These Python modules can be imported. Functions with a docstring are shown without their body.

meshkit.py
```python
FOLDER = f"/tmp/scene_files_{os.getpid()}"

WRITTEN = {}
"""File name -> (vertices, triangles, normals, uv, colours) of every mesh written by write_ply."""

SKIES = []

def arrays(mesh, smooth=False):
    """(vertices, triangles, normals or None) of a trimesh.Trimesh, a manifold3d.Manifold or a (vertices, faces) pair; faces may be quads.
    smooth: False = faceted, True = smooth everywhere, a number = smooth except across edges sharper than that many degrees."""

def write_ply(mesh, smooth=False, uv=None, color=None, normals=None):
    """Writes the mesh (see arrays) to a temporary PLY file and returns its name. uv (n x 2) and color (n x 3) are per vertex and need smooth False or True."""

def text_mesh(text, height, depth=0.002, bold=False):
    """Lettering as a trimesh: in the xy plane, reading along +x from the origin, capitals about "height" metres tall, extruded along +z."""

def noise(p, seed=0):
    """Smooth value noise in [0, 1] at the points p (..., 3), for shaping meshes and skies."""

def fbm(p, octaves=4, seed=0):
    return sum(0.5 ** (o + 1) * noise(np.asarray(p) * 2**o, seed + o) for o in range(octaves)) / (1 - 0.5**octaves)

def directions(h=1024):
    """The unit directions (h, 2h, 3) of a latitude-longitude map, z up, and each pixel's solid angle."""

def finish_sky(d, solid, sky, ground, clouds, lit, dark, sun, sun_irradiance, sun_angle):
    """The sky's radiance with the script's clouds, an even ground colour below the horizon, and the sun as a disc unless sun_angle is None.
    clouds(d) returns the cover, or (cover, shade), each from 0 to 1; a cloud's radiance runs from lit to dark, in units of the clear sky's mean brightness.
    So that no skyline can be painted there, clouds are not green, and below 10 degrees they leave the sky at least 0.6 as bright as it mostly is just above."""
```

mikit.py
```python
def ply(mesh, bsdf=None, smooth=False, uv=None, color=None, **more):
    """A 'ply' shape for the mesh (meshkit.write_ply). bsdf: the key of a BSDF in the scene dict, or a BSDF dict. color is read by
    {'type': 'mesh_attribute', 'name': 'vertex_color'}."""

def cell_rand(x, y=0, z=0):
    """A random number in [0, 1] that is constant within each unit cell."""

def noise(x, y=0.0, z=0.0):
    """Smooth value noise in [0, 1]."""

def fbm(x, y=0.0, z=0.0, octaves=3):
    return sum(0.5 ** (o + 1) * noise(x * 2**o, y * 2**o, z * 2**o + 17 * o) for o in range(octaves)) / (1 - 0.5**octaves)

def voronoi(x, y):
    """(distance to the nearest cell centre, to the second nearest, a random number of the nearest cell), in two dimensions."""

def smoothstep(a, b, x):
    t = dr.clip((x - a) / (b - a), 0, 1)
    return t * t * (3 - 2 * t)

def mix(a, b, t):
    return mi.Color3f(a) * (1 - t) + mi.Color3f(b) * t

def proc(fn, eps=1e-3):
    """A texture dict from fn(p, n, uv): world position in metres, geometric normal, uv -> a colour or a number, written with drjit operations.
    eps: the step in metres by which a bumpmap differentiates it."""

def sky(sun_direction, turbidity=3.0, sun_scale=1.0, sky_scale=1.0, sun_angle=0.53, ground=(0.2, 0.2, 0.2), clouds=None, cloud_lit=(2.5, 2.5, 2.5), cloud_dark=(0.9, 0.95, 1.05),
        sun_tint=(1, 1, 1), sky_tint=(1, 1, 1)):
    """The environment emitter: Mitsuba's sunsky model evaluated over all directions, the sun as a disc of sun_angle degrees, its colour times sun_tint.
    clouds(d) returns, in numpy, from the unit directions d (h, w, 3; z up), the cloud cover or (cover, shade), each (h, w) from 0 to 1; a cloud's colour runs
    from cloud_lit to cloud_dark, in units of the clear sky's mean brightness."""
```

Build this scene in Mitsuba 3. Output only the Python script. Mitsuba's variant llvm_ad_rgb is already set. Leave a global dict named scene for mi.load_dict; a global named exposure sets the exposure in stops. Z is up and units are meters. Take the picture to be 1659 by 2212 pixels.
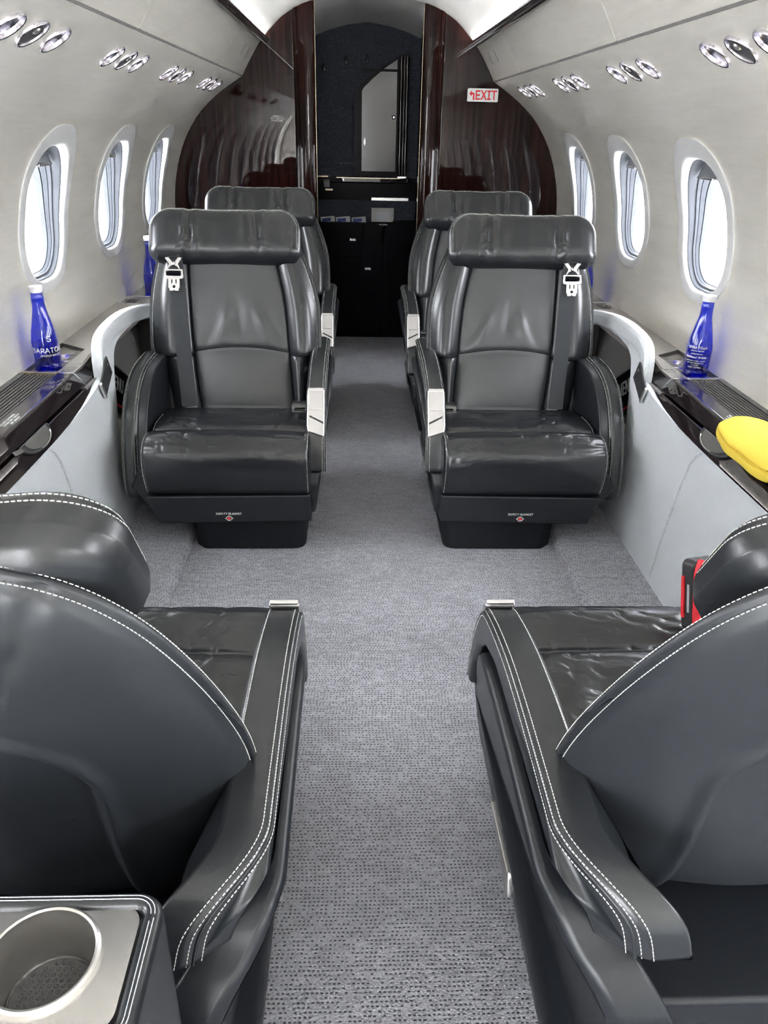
import math, random, numpy as np, trimesh, mitsuba as mi, mikit, meshkit, drjit as dr
import manifold3d as m3
import shapely, shapely.affinity as aff
from shapely.geometry import Polygon, Point
from scipy.spatial import Delaunay
from scipy.interpolate import PchipInterpolator as PC
random.seed(7); rng = np.random.default_rng(7)
T = mi.ScalarTransform4f
scene, labels = {}, {}

# ------------------------------------------------------------------ camera, sky, light, exposure
exposure = 1.98
F, PITCH, YAW, ROLL = 1671.8, .46198, .042544, .021812
CAM = np.array([-.0739, 0, 1.375])
cp, sp = math.cos(PITCH), math.sin(PITCH)
fw = np.array([math.sin(YAW)*cp, math.cos(YAW)*cp, -sp]); rt = np.array([math.cos(YAW), -math.sin(YAW), 0]); upv = np.cross(rt, fw)
UP = -math.sin(ROLL)*rt + math.cos(ROLL)*upv
scene['camera'] = {'type': 'perspective', 'fov': math.degrees(2*math.atan(829.5/F)), 'fov_axis': 'x', 'near_clip': .02, 'far_clip': 200.,
                   'to_world': T().look_at(origin=CAM.tolist(), target=(CAM+fw).tolist(), up=UP.tolist())}
def cover(d):
    return np.ones(d.shape[:2]), np.zeros(d.shape[:2])
scene['sky'] = mikit.sky([.3, -.5, .8], turbidity=3, sun_scale=0., sky_scale=60., ground=(.62, .61, .6), clouds=cover, cloud_lit=(1.0, 1.03, 1.09))
LED = 42.0      # cabin wash lights along the black rails

# ------------------------------------------------------------------ helpers
def A(*a): return np.array(a, float)
def join(ms):
    vs, fs, k = [], [], 0
    for v, f in ms:
        vs.append(np.asarray(v, float)); fs.append(np.asarray(f, int)+k); k += len(v)
    return np.vstack(vs), np.vstack(fs)
def quads(idx_a, idx_b):
    a0, a1, b0, b1 = idx_a[:-1], idx_a[1:], idx_b[:-1], idx_b[1:]
    return np.vstack([np.stack([a0, a1, b1], 1), np.stack([a0, b1, b0], 1)])
def loft(rings, cap=(True, True), closed=True):
    rings = [np.asarray(r, float) for r in rings]; n = len(rings[0]); v = np.vstack(rings); f = []
    for k in range(len(rings)-1):
        a = np.arange(n)+k*n; b = a+n
        if closed: a, b = np.append(a, a[0]), np.append(b, b[0])
        f.append(quads(a, b))
    for e, c in enumerate(cap):
        if c:
            r = rings[-1 if e else 0]; base = (len(rings)-1)*n if e else 0
            v = np.vstack([v, r.mean(0)]); i = np.arange(n)+base; j = np.roll(i, -1); c0 = np.full(n, len(v)-1)
            f.append(np.stack([i, j, c0], 1) if e else np.stack([j, i, c0], 1))
    return fixn((v, np.vstack(f)))
def fixn(m):
    v, f = m
    a, b, c = v[f[:, 0]], v[f[:, 1]], v[f[:, 2]]
    if np.einsum('ij,ij->i', a, np.cross(b, c)).sum() < 0: f = f[:, ::-1]
    return v, f
def gridm(P, closed=False):
    n, m = P.shape[:2]; f = []
    for k in range(n-1):
        a = np.arange(m)+k*m
        if closed: a = np.append(a, a[0])
        f.append(quads(a, a+m))
    return P.reshape(-1, 3), np.vstack(f)
def padm(P, back):
    """closed solid from a front grid P and its back grid"""
    n, m = P.shape[:2]; v1, f1 = gridm(P); v2, f2 = gridm(back)
    idx = np.arange(n*m).reshape(n, m)
    rim = np.concatenate([idx[0, :-1], idx[:-1, -1], idx[-1, :0:-1], idx[:0:-1, 0], idx[0, :1]])
    f = np.vstack([f1, f2[:, ::-1]+n*m, quads(rim, rim+n*m)[:, ::-1]])
    return fixn((np.vstack([v1, v2]), f))
def rrect(w, h, r, nc=10, ns=8):
    """closed outline, counter-clockwise, always the same number of points. r: radius or (tr, tl, bl, br)"""
    r = [r]*4 if np.isscalar(r) else list(r); r = [max(1e-4, min(x, w/2-1e-5, h/2-1e-5)) for x in r]
    C = [(w/2-r[0], h/2-r[0]), (-w/2+r[1], h/2-r[1]), (-w/2+r[2], -h/2+r[2]), (w/2-r[3], -h/2+r[3])]
    out = []
    for k in range(4):
        a = np.linspace(0, np.pi/2, nc)+k*np.pi/2
        arc = np.stack([C[k][0]+r[k]*np.cos(a), C[k][1]+r[k]*np.sin(a)], 1)
        k2 = (k+1) % 4; nxt = np.array([C[k2][0]+r[k2]*math.cos((k+1)*np.pi/2), C[k2][1]+r[k2]*math.sin((k+1)*np.pi/2)])
        t = np.linspace(0, 1, ns+2)[1:-1, None]
        out += [arc, arc[-1]*(1-t)+nxt*t]
    return np.vstack(out)
def resample(p, n, closed=True):
    p = np.asarray(p, float); q = np.vstack([p, p[:1]]) if closed else p
    d = np.r_[0, np.cumsum(np.linalg.norm(np.diff(q, axis=0), axis=1))]
    s = np.linspace(0, d[-1], n+1)[:-1] if closed else np.linspace(0, d[-1], n)
    return np.stack([np.interp(s, d, q[:, k]) for k in range(q.shape[1])], 1)
def chaikin(p, k=2, closed=True):
    p = np.asarray(p, float)
    for _ in range(k):
        q = np.roll(p, -1, 0) if closed else p[1:]; b = p if closed else p[:-1]
        r = np.empty((2*len(b), p.shape[1])); r[0::2] = .75*b+.25*q; r[1::2] = .25*b+.75*q
        p = r if closed else np.vstack([p[:1], r[1:-1], p[-1:]])
    return p
def inset(o, d):
    t = np.roll(o, -1, 0)-np.roll(o, 1, 0); t /= np.linalg.norm(t, axis=1, keepdims=True)+1e-12
    s = np.sign(np.sum(o[:, 0]*np.roll(o[:, 1], -1)-np.roll(o[:, 0], -1)*o[:, 1]))
    return o+d*s*np.stack([-t[:, 1], t[:, 0]], 1)
def tri(o):
    import mapbox_earcut
    f = mapbox_earcut.triangulate_float64(np.ascontiguousarray(o), np.array([len(o)], np.uint32)).reshape(-1, 3)
    return f.astype(int)
def slab(o, t0, t1, bev=.004, nb=3, axis='x', n=None):
    """outline o (a closed 2-D loop) as a slab with rounded edges. axis x: o=(y,z); y: o=(x,z); z: o=(x,y)"""
    o = np.asarray(o, float)
    if n: o = resample(o, n)
    a = np.linspace(0, np.pi/2, nb+1)
    ins = list(bev*(1-np.sin(a)))+list(bev*(1-np.cos(a)))[0:]
    lev = list(t0+bev*(1-np.cos(a)))+list(t1-bev*(1-np.sin(a)))[0:]
    if bev <= 0: ins, lev = [0, 0], [t0, t1]
    rings = []
    for d, l in zip(ins, lev):
        q = inset(o, d) if d > 1e-9 else o
        c = np.full((len(q), 1), l)
        rings.append({'x': np.hstack([c, q]), 'y': np.hstack([q[:, :1], c, q[:, 1:]]), 'z': np.hstack([q, c])}[axis])
    v, f = loft(rings, cap=(False, False)); N = len(o)
    f = np.vstack([quads(np.append(np.arange(N), 0)+k*N, np.append(np.arange(N), 0)+(k+1)*N) for k in range(len(rings)-1)])
    f0 = tri(inset(o, ins[0]) if ins[0] > 1e-9 else o)
    v = np.vstack(rings)
    # orient: caps from earcut share the outline's winding
    area = np.sum(o[:, 0]*np.roll(o[:, 1], -1)-np.roll(o[:, 0], -1)*o[:, 1])
    s = np.sign(area)
    e1, e2 = o[f0[:, 1]]-o[f0[:, 0]], o[f0[:, 2]]-o[f0[:, 0]]; tot = e1[:, 0]*e2[:, 1]-e1[:, 1]*e2[:, 0]
    f0 = np.where((tot*s < 0)[:, None], f0[:, ::-1], f0)
    return fixn((v, np.vstack([f, f0[:, ::-1], f0+(len(rings)-1)*N])))
def poly_slab(poly, t0, t1, axis='z'):
    ms = []
    for g in getattr(poly, 'geoms', [poly]):
        if g.is_empty or g.area < 1e-9: continue
        t = trimesh.creation.extrude_polygon(g, t1-t0, engine='earcut'); v = np.array(t.vertices); v[:, 2] += t0
        if axis == 'x': v = v[:, [2, 0, 1]]
        if axis == 'y': v = v[:, [0, 2, 1]]
        ms.append(fixn((v, np.array(t.faces))))
    return join(ms)
def box(x0, x1, y0, y1, z0, z1, b=0.):
    if b: return slab(rrect(x1-x0, y1-y0, b*1.5, 4, 1)+A((x0+x1)/2, (y0+y1)/2), z0, z1, b, 2, 'z')
    b_ = trimesh.creation.box((x1-x0, y1-y0, z1-z0)); return np.array(b_.vertices)+A((x0+x1)/2, (y0+y1)/2, (z0+z1)/2), np.array(b_.faces)
def frame_of(p):
    t = np.gradient(p, axis=0); t /= np.linalg.norm(t, axis=1, keepdims=True)+1e-12
    ref = A(0, 0, 1) if abs(t[:, 2]).mean() < .9 else A(1, 0, 0)
    a = np.cross(t, ref); a /= np.linalg.norm(a, axis=1, keepdims=True)+1e-12
    return t, a, np.cross(a, t)
def tube(p, r, n=8):
    p = np.asarray(p, float); _, a, b = frame_of(p); th = np.linspace(0, 2*np.pi, n, endpoint=False); r = np.broadcast_to(r, len(p))
    return loft([p[k]+r[k]*(np.cos(th)[:, None]*a[k]+np.sin(th)[:, None]*b[k]) for k in range(len(p))])
def lathe(prof, n=40, at=(0, 0, 0), axis=None):
    """prof: (r, h) pairs"""
    th = np.linspace(0, 2*np.pi, n, endpoint=False)
    v, f = loft([np.stack([r*np.cos(th), r*np.sin(th), np.full(n, h)], 1) for r, h in prof])
    if axis is not None:
        z = np.asarray(axis, float)/np.linalg.norm(axis); x = np.cross(A(0, 1, 0) if abs(z[1]) < .9 else A(1, 0, 0), z); x /= np.linalg.norm(x)
        v = v @ np.stack([x, np.cross(z, x), z])
    return v+np.asarray(at, float), f
def ribbon(p, side, nrm, w, t):
    """flat band along p, width w along side, thickness t along nrm"""
    p = np.asarray(p, float); side = np.broadcast_to(side, p.shape); nrm = np.broadcast_to(nrm, p.shape)
    return loft([np.stack([p[k]+s*w/2*side[k]+h*nrm[k] for s, h in ((-1, 0), (1, 0), (1, t), (-1, t))]) for k in range(len(p))])
def stitch(p, pitch=.0058, ln=.0040, r=.0007):
    """separate thread dashes along p"""
    p = np.asarray(p, float); d = np.r_[0, np.cumsum(np.linalg.norm(np.diff(p, axis=0), axis=1))]
    n = int(d[-1]/pitch); s0 = (np.arange(n)+.1)*pitch
    at = lambda s: np.stack([np.interp(s, d, p[:, k]) for k in range(3)], 1)
    a, b = at(s0), at(s0+ln); t = b-a; t /= np.linalg.norm(t, axis=1, keepdims=True)+1e-12
    u = np.cross(t, A(.3, .5, .81)); u /= np.linalg.norm(u, axis=1, keepdims=True)+1e-12; w = np.cross(t, u)
    vs = np.stack([q+r*(c*u+s*w) for q in (a, b) for c, s in ((1, 0), (-.5, .87), (-.5, -.87))], 1)
    f = A([0, 1, 4], [0, 4, 3], [1, 2, 5], [1, 5, 4], [2, 0, 3], [2, 3, 5], [0, 2, 1], [3, 4, 5]).astype(int)
    return vs.reshape(-1, 3), (f[None]+6*np.arange(n)[:, None, None]).reshape(-1, 3)
def sm(x, a, b):
    t = np.clip((x-a)/(b-a), 0, 1); return t*t*(3-2*t)
def smin0(x, k): return np.log1p(np.exp(np.clip(x/k, -40, 40)))*k
def noise(p, s=0): return meshkit.noise(p, s)
def fbm(p, o=4, s=0): return meshkit.fbm(p, o, s)

def put(key, mesh, bsdf, smooth=35, **more):
    """adds a shape under key, numbering it when the key is taken"""
    if key in scene:
        k = 1
        while f'{key}_{k:03d}' in scene: k += 1
        key = f'{key}_{k:03d}'
    v, f = mesh
    ok = np.linalg.norm(np.cross(v[f[:, 1]]-v[f[:, 0]], v[f[:, 2]]-v[f[:, 0]]), axis=1) > 1e-14
    scene[key] = mikit.ply((v, f[ok]), bsdf, smooth=smooth, **more)
    return key
def tag(key, label, cat=None, group=None, kind=None):
    d = {'label': label}
    if cat: d['category'] = cat
    if group: d['group'] = group
    if kind: d['kind'] = kind
    labels[key] = d
def stuff(key, label=None):
    labels[key] = {'kind': 'stuff', **({'label': label} if label else {})}
def flip(m): return m[0], m[1][:, ::-1]
def mirror(m, s): return m if s > 0 else (m[0]*A(-1, 1, 1), m[1][:, ::-1])

# ------------------------------------------------------------------ materials
def rgb(*c): return {'type': 'rgb', 'value': list(c)}
def prin(c, rough=.5, **k): return {'type': 'twosided', 'b': {'type': 'principled', 'base_color': c if isinstance(c, dict) else rgb(*c), 'roughness': rough, **k}}
def bump(b, tex, scale): 
    inner = b['b'] if b['type'] == 'twosided' else b
    return {'type': 'twosided', 'b': {'type': 'bumpmap', 'tex': tex, 'scale': scale, 'inner': inner}}
P3 = mi.Point3f
def N3(p): return mikit.noise(p.x, p.y, p.z)
def F3(p, o=3): return mikit.fbm(p.x, p.y, p.z, o)
def leather_grain(p, n, uv):
    a = F3(p*260., 3)
    b = N3(p*900.)
    return a*.7+b*.3
def wrinkle(p, n, uv):
    q = P3(p.x*9., p.y*14., p.z*14.)
    a = dr.abs(F3(q, 4)-.5)
    return mikit.smoothstep(.0, .05, a)*.6+N3(p*700.)*.25
M = {}
def mat(name, d): scene[name] = d; M[name] = name; return name
mat('m_leather', bump(prin((.008, .009, .011), .25, specular=.5, clearcoat=.18, clearcoat_gloss=.82), mikit.proc(wrinkle, 4e-4), .0005))
mat('m_leather_smooth', bump(prin((.011, .0125, .0145), .29, specular=.5, clearcoat=.18, clearcoat_gloss=.82), mikit.proc(leather_grain, 4e-4), .00012))
mat('m_leather_perf', bump(prin((.018, .020, .022), .40, specular=.7), mikit.proc(lambda p, n, uv: N3(P3(p.x*520., p.y*520., p.z*520.)), 3e-4), .0003))
mat('m_shell', prin((.008, .0095, .012), .36, specular=.38))
mat('m_shell_back', prin((.016, .0185, .022), .40, specular=.48))
mat('m_plinth', prin((.004, .005, .007), .6, specular=.25))
mat('m_stitch', prin((.72, .72, .68), .8))
mat('m_belt', bump(prin((.018, .021, .025), .6, specular=.4), mikit.proc(lambda p, n, uv: dr.sin(p.z*2600.)*.5+.5, 2e-4), .0003))
mat('m_chrome', {'type': 'twosided', 'b': {'type': 'roughconductor', 'material': 'Cr', 'alpha': .08}})
mat('m_steel', prin((.74, .72, .69), .28, metallic=1.))
mat('m_silver', prin((.66, .645, .63), .30, metallic=.9))
mat('m_brass', prin((.40, .34, .25), .32, metallic=1.))
mat('m_blackmetal', prin((.03, .031, .033), .35, metallic=.3, specular=.6))
mat('m_darkgrey', prin((.07, .068, .064), .5))
def wall_col(p, n, uv):
    t = F3(P3(p.x*5., p.y*3., p.z*22.), 4)
    s = F3(P3(p.x*40., p.y*9., p.z*120.), 3)
    k = (t-.5)*.10+(s-.5)*.06
    return mi.Color3f(.77+k, .745+k, .67+k)
mat('m_wall', prin(mikit.proc(wall_col), .34, specular=.55, clearcoat=.35, clearcoat_gloss=.86))
mat('m_psu', prin(mikit.proc(wall_col), .42, specular=.5, clearcoat=.12, clearcoat_gloss=.8))
mat('m_ceiling', prin((.80, .79, .76), .6))
mat('m_lower', prin((.76, .795, .82), .5, specular=.45))
mat('m_trimwhite', prin((.80, .80, .79), .45))
mat('m_shade', prin((.50, .53, .57), .42, specular=.5))
mat('m_track', prin((.080, .088, .102), .42, specular=.5))
mat('m_joint', prin((.12, .115, .11), .7))
def wood_col(p, n, uv):
    g = F3(P3(p.x*70., p.y*70., p.z*2.2), 4); g2 = N3(P3(p.x*240., p.y*240., p.z*5.))
    t = mikit.smoothstep(.3, .72, g*.8+g2*.2)
    return mi.Color3f(.008+.026*t, .004+.006*t, .0035+.0045*t)
mat('m_wood', {'type': 'twosided', 'b': {'type': 'plastic', 'diffuse_reflectance': mikit.proc(wood_col), 'int_ior': 1.45, 'nonlinear': True, 'specular_reflectance': .72}})
mat('m_gloss', {'type': 'twosided', 'b': {'type': 'plastic', 'diffuse_reflectance': rgb(.010, .007, .008), 'int_ior': 1.55}})
mat('m_taupe', prin((.24, .225, .205), .42, specular=.5, metallic=.15))
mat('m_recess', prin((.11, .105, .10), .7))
def carpet_h(p, n, uv):
    row = dr.floor(p.y/.0082); xo = mikit.cell_rand(row, 3., 1.)*.007
    cx = dr.floor((p.x+xo)/.0086)
    fx = (p.x+xo)/.0086-cx; fy = p.y/.0082-row
    r = mikit.cell_rand(cx, row, 5.)
    hole = mikit.smoothstep(.34, .18, dr.abs(fx-.5))*mikit.smoothstep(.26, .10, dr.abs(fy-.5-.15*(r-.5)))*mikit.smoothstep(.12, .45, r)
    return hole
def carpet_col(p, n, uv):
    h = carpet_h(p, n, uv); w = F3(p*3.2, 3); f = N3(p*620.); g = F3(P3(p.x*30., p.y*90., 0.), 3)
    k = (.30+.12*(w-.5)+.17*(f-.5)+.12*(g-.5))*(1.-.76*h)
    return mi.Color3f(k*.99, k*1.0, k*1.085)
mat('m_carpet', {'type': 'twosided', 'b': {'type': 'bumpmap', 'tex': mikit.proc(lambda p, n, uv: N3(p*420.)*.7-carpet_h(p, n, uv), 5e-4), 'scale': .0016, 'inner': {'type': 'diffuse', 'reflectance': mikit.proc(carpet_col)}}})
def navy_col(p, n, uv):
    a = N3(P3(p.x*55., p.y*20., p.z*420.)); b = N3(P3(p.x*420., p.y*20., p.z*55.))
    k = mikit.smoothstep(.45, .95, .5*(a+b))*.035
    return mi.Color3f(.005+k*.75, .007+k*.9, .015+k*1.25)
mat('m_navy', prin(mikit.proc(navy_col), .75))
mat('m_black', prin((.0035, .0035, .005), .22, specular=.04))
mat('m_blackmatte', prin((.01, .01, .012), .8))
mat('m_white', prin((.86, .86, .85), .45))
mat('m_paper', prin((.62, .62, .60), .7))
mat('m_red', prin((.62, .02, .03), .45))
mat('m_blueprint', prin((.03, .05, .22), .6))
mat('m_yellow', bump(prin((.62, .46, .05), .85, sheen=.3), mikit.proc(lambda p, n, uv: F3(p*500., 2), 4e-4), .0012))
mat('m_mirror', prin((.05, .05, .053), .14, metallic=.5))
mat('m_pane', {'type': 'thindielectric', 'int_ior': 1.3})
mat('m_blueglass', {'type': 'thindielectric', 'int_ior': 1.5, 'specular_transmittance': rgb(.10, .17, .76)})
mat('m_bluewater', {'type': 'thindielectric', 'int_ior': 1.05, 'specular_transmittance': rgb(.6, .6, .88)})
mat('m_cap', prin((.88, .88, .88), .4))
mat('m_rubber', prin((.018, .018, .019), .4))

# ------------------------------------------------------------------ cabin shell
YB = 5.03                      # face of the wood bulkhead
Y0 = -2.2                      # cabin end behind the camera
PR = A([.93, .0], [1.02, .2], [1.10, .40], [1.145, .58], [1.158, .75], [1.157, .90], [1.146, 1.02], [1.120, 1.14], [1.078, 1.255], [1.025, 1.35], [.962, 1.432], [.900, 1.490], [.846, 1.531], [.780, 1.574], [.714, 1.614])
PRf = PC(PR[:, 1], PR[:, 0])
zs = np.linspace(0, 1.614, 60); wall_in = np.stack([PRf(zs), zs], 1)
WINY = [2.825+.80*k for k in range(-5, 3)]
WO = lambda d=0., w=.368, h=.432, r=.15: rrect(w-2*d, h-2*d, r-d, 12, 8)     # window opening outline in (y, z)
WZ = 1.083
def prism(o, x0, x1, y, z):
    pts = np.asarray(o); cs = m3.CrossSection([pts.tolist()]); m = m3.Manifold.extrude(cs, x1-x0)
    return m.transform([[0, 0, 1, x0], [1, 0, 0, y], [0, 1, 0, z]])
LIGHTY = {-1: (1.96, 2.10, 2.25, 2.75, 2.905, 3.06, 3.55, 3.71, 3.87, 4.34, 4.51, 4.68), 1: (1.90, 2.045, 2.19, 2.68, 2.84, 2.99, 3.48, 3.635, 3.79, 4.28, 4.435, 4.60)}
LN = A(-.084, 0, -.134); LN /= np.linalg.norm(LN)
for s, side in ((-1, 'left'), (1, 'right')):
    ring = np.vstack([wall_in, inset(wall_in, 0)[::-1]+A(.035, .004)])
    cs = m3.CrossSection([ring[::-1].tolist()]) if Polygon(ring).exterior.is_ccw is False else m3.CrossSection([ring.tolist()])
    w = m3.Manifold.extrude(cs, YB+.01-Y0).transform([[1, 0, 0, 0], [0, 0, -1, YB+.01], [0, 1, 0, 0]])
    for y in WINY: w = w - prism(WO(-.002), .9, 1.3, y-.03*s, WZ)
    for yc in LIGHTY[s]: w = w - m3.Manifold.cylinder(.06, .0405, .0405, 40).transform(np.column_stack([np.cross(A(0, 1, 0), LN), A(0, 1, 0), LN, A(.815, yc, 1.5505)-LN*.045]).tolist())
    if s < 0: w = w - m3.Manifold.cube((.8, .72, 1.42)).translate((.6, -2.14, .06))      # open entrance door behind the viewpoint
    mm = w.to_mesh(); v, f = np.array(mm.vert_properties[:, :3], float), np.array(mm.tri_verts)
    put(f'wall_{side}', mirror((v, f), s), 'm_wall', smooth=25)
    tag(f'wall_{side}', f'cream glossy curved cabin side wall on the {side} with oval windows', kind='structure')
# overhead panels between the seam above the lights and the black rail
PSU = chaikin(A([.712, 1.617], [.690, 1.655], [.655, 1.712], [.62, 1.765], [.584, 1.806]), 2, False)
for s, side in ((-1, 'left'), (1, 'right')):
    for ya, yb in ((Y0, .9), (.904, 2.698), (2.702, 4.218), (4.222, YB)):
        o = np.vstack([PSU, (PSU+A(.03, .02))[::-1]])
        v, f = slab(o, ya, yb, .0025, 2, 'y'); put(f'wall_{side}__overhead_panel', mirror((v, f), s), 'm_psu')
    # small square access hatch near the bulkhead
    hp = []
    for (xa, za), (xb, zb), y0, y1 in (((.669, 1.690), (.636, 1.742), 4.62, 4.623), ((.669, 1.690), (.636, 1.742), 4.80, 4.803)):
        hp.append(mirror(ribbon([A(xa-.001, y0, za-.001), A(xb-.001, y0, zb-.001)], A(0, 1, 0), A(-.85, 0, -.5), .003, .001), s))
    put(f'wall_{side}__hatch_outline', join(hp), 'm_joint')
    put(f'wall_{side}__seam', mirror(box(.711, .722, Y0, YB, 1.612, 1.622), s), 'm_joint')
# ceiling over the aisle and over the vestibule
CX = A(0, .10, .20, .31, .395, .47, .505, .55, .60); CZ = A(2.030, 2.025, 2.011, 1.982, 1.953, 1.912, 1.885, 1.842, 1.79)
CF = PC(CX, CZ)
xs = np.linspace(-.6, .6, 61)
def ceil_mesh(rows, thick=.03):
    P = np.array([[[x, y, CF(abs(x))-drop(abs(x))] for x in xs] for y, drop in rows]); return padm(P, P+A(0, 0, thick))
put('ceiling', ceil_mesh([(y, lambda x: 0) for y in (Y0, 1.5, YB)]), 'm_ceiling', 40)
tag('ceiling', 'smooth off-white curved ceiling between the two black rails', kind='structure')
put('ceiling__vestibule_panel', ceil_mesh([(YB+.001, lambda x: 0), (5.3, lambda x: .012+.05*x), (5.55, lambda x: .045+.06*x), (5.72, lambda x: .075+.07*x)]), 'm_ceiling', 40)
for k, (s, side) in enumerate(((-1, 'left'), (1, 'right'))):
    o = A([.582, 1.774], [.582, 1.792], [.572, 1.805], [.563, 1.806], [.556, 1.798], [.556, 1.786], [.563, 1.780], [.566, 1.772], [.574, 1.768])
    put(f'trim_{k+1}', mirror(slab(chaikin(o, 2), Y0, YB-.002, .002, 2, 'y'), s), 'm_gloss')
    tag(f'trim_{k+1}', f'glossy black rail running along the {side} edge of the ceiling', kind='structure')
    # warm wash light lying on top of the rail, turned up and inwards to the ceiling
    a, b = A(.598, 0, 1.792), A(.580, 0, 1.789)
    q = np.stack([A(a[0], Y0+.1, a[2]), A(b[0], Y0+.1, b[2]), A(b[0], YB-.05, b[2]), A(a[0], YB-.05, a[2])])
    m = (q, A([0, 1, 2], [0, 2, 3]).astype(int))
    nn = np.cross(q[1]-q[0], q[2]-q[0]); m = m if nn[2] > 0 else flip(m)
    if s < 0: m = (m[0]*A(-1, 1, 1), m[1][:, ::-1])
    put(f'trim_{k+1}__wash_light', m, 'm_white', False, emitter={'type': 'area', 'radiance': rgb(LED*1.01, LED, LED*.98)})

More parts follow.
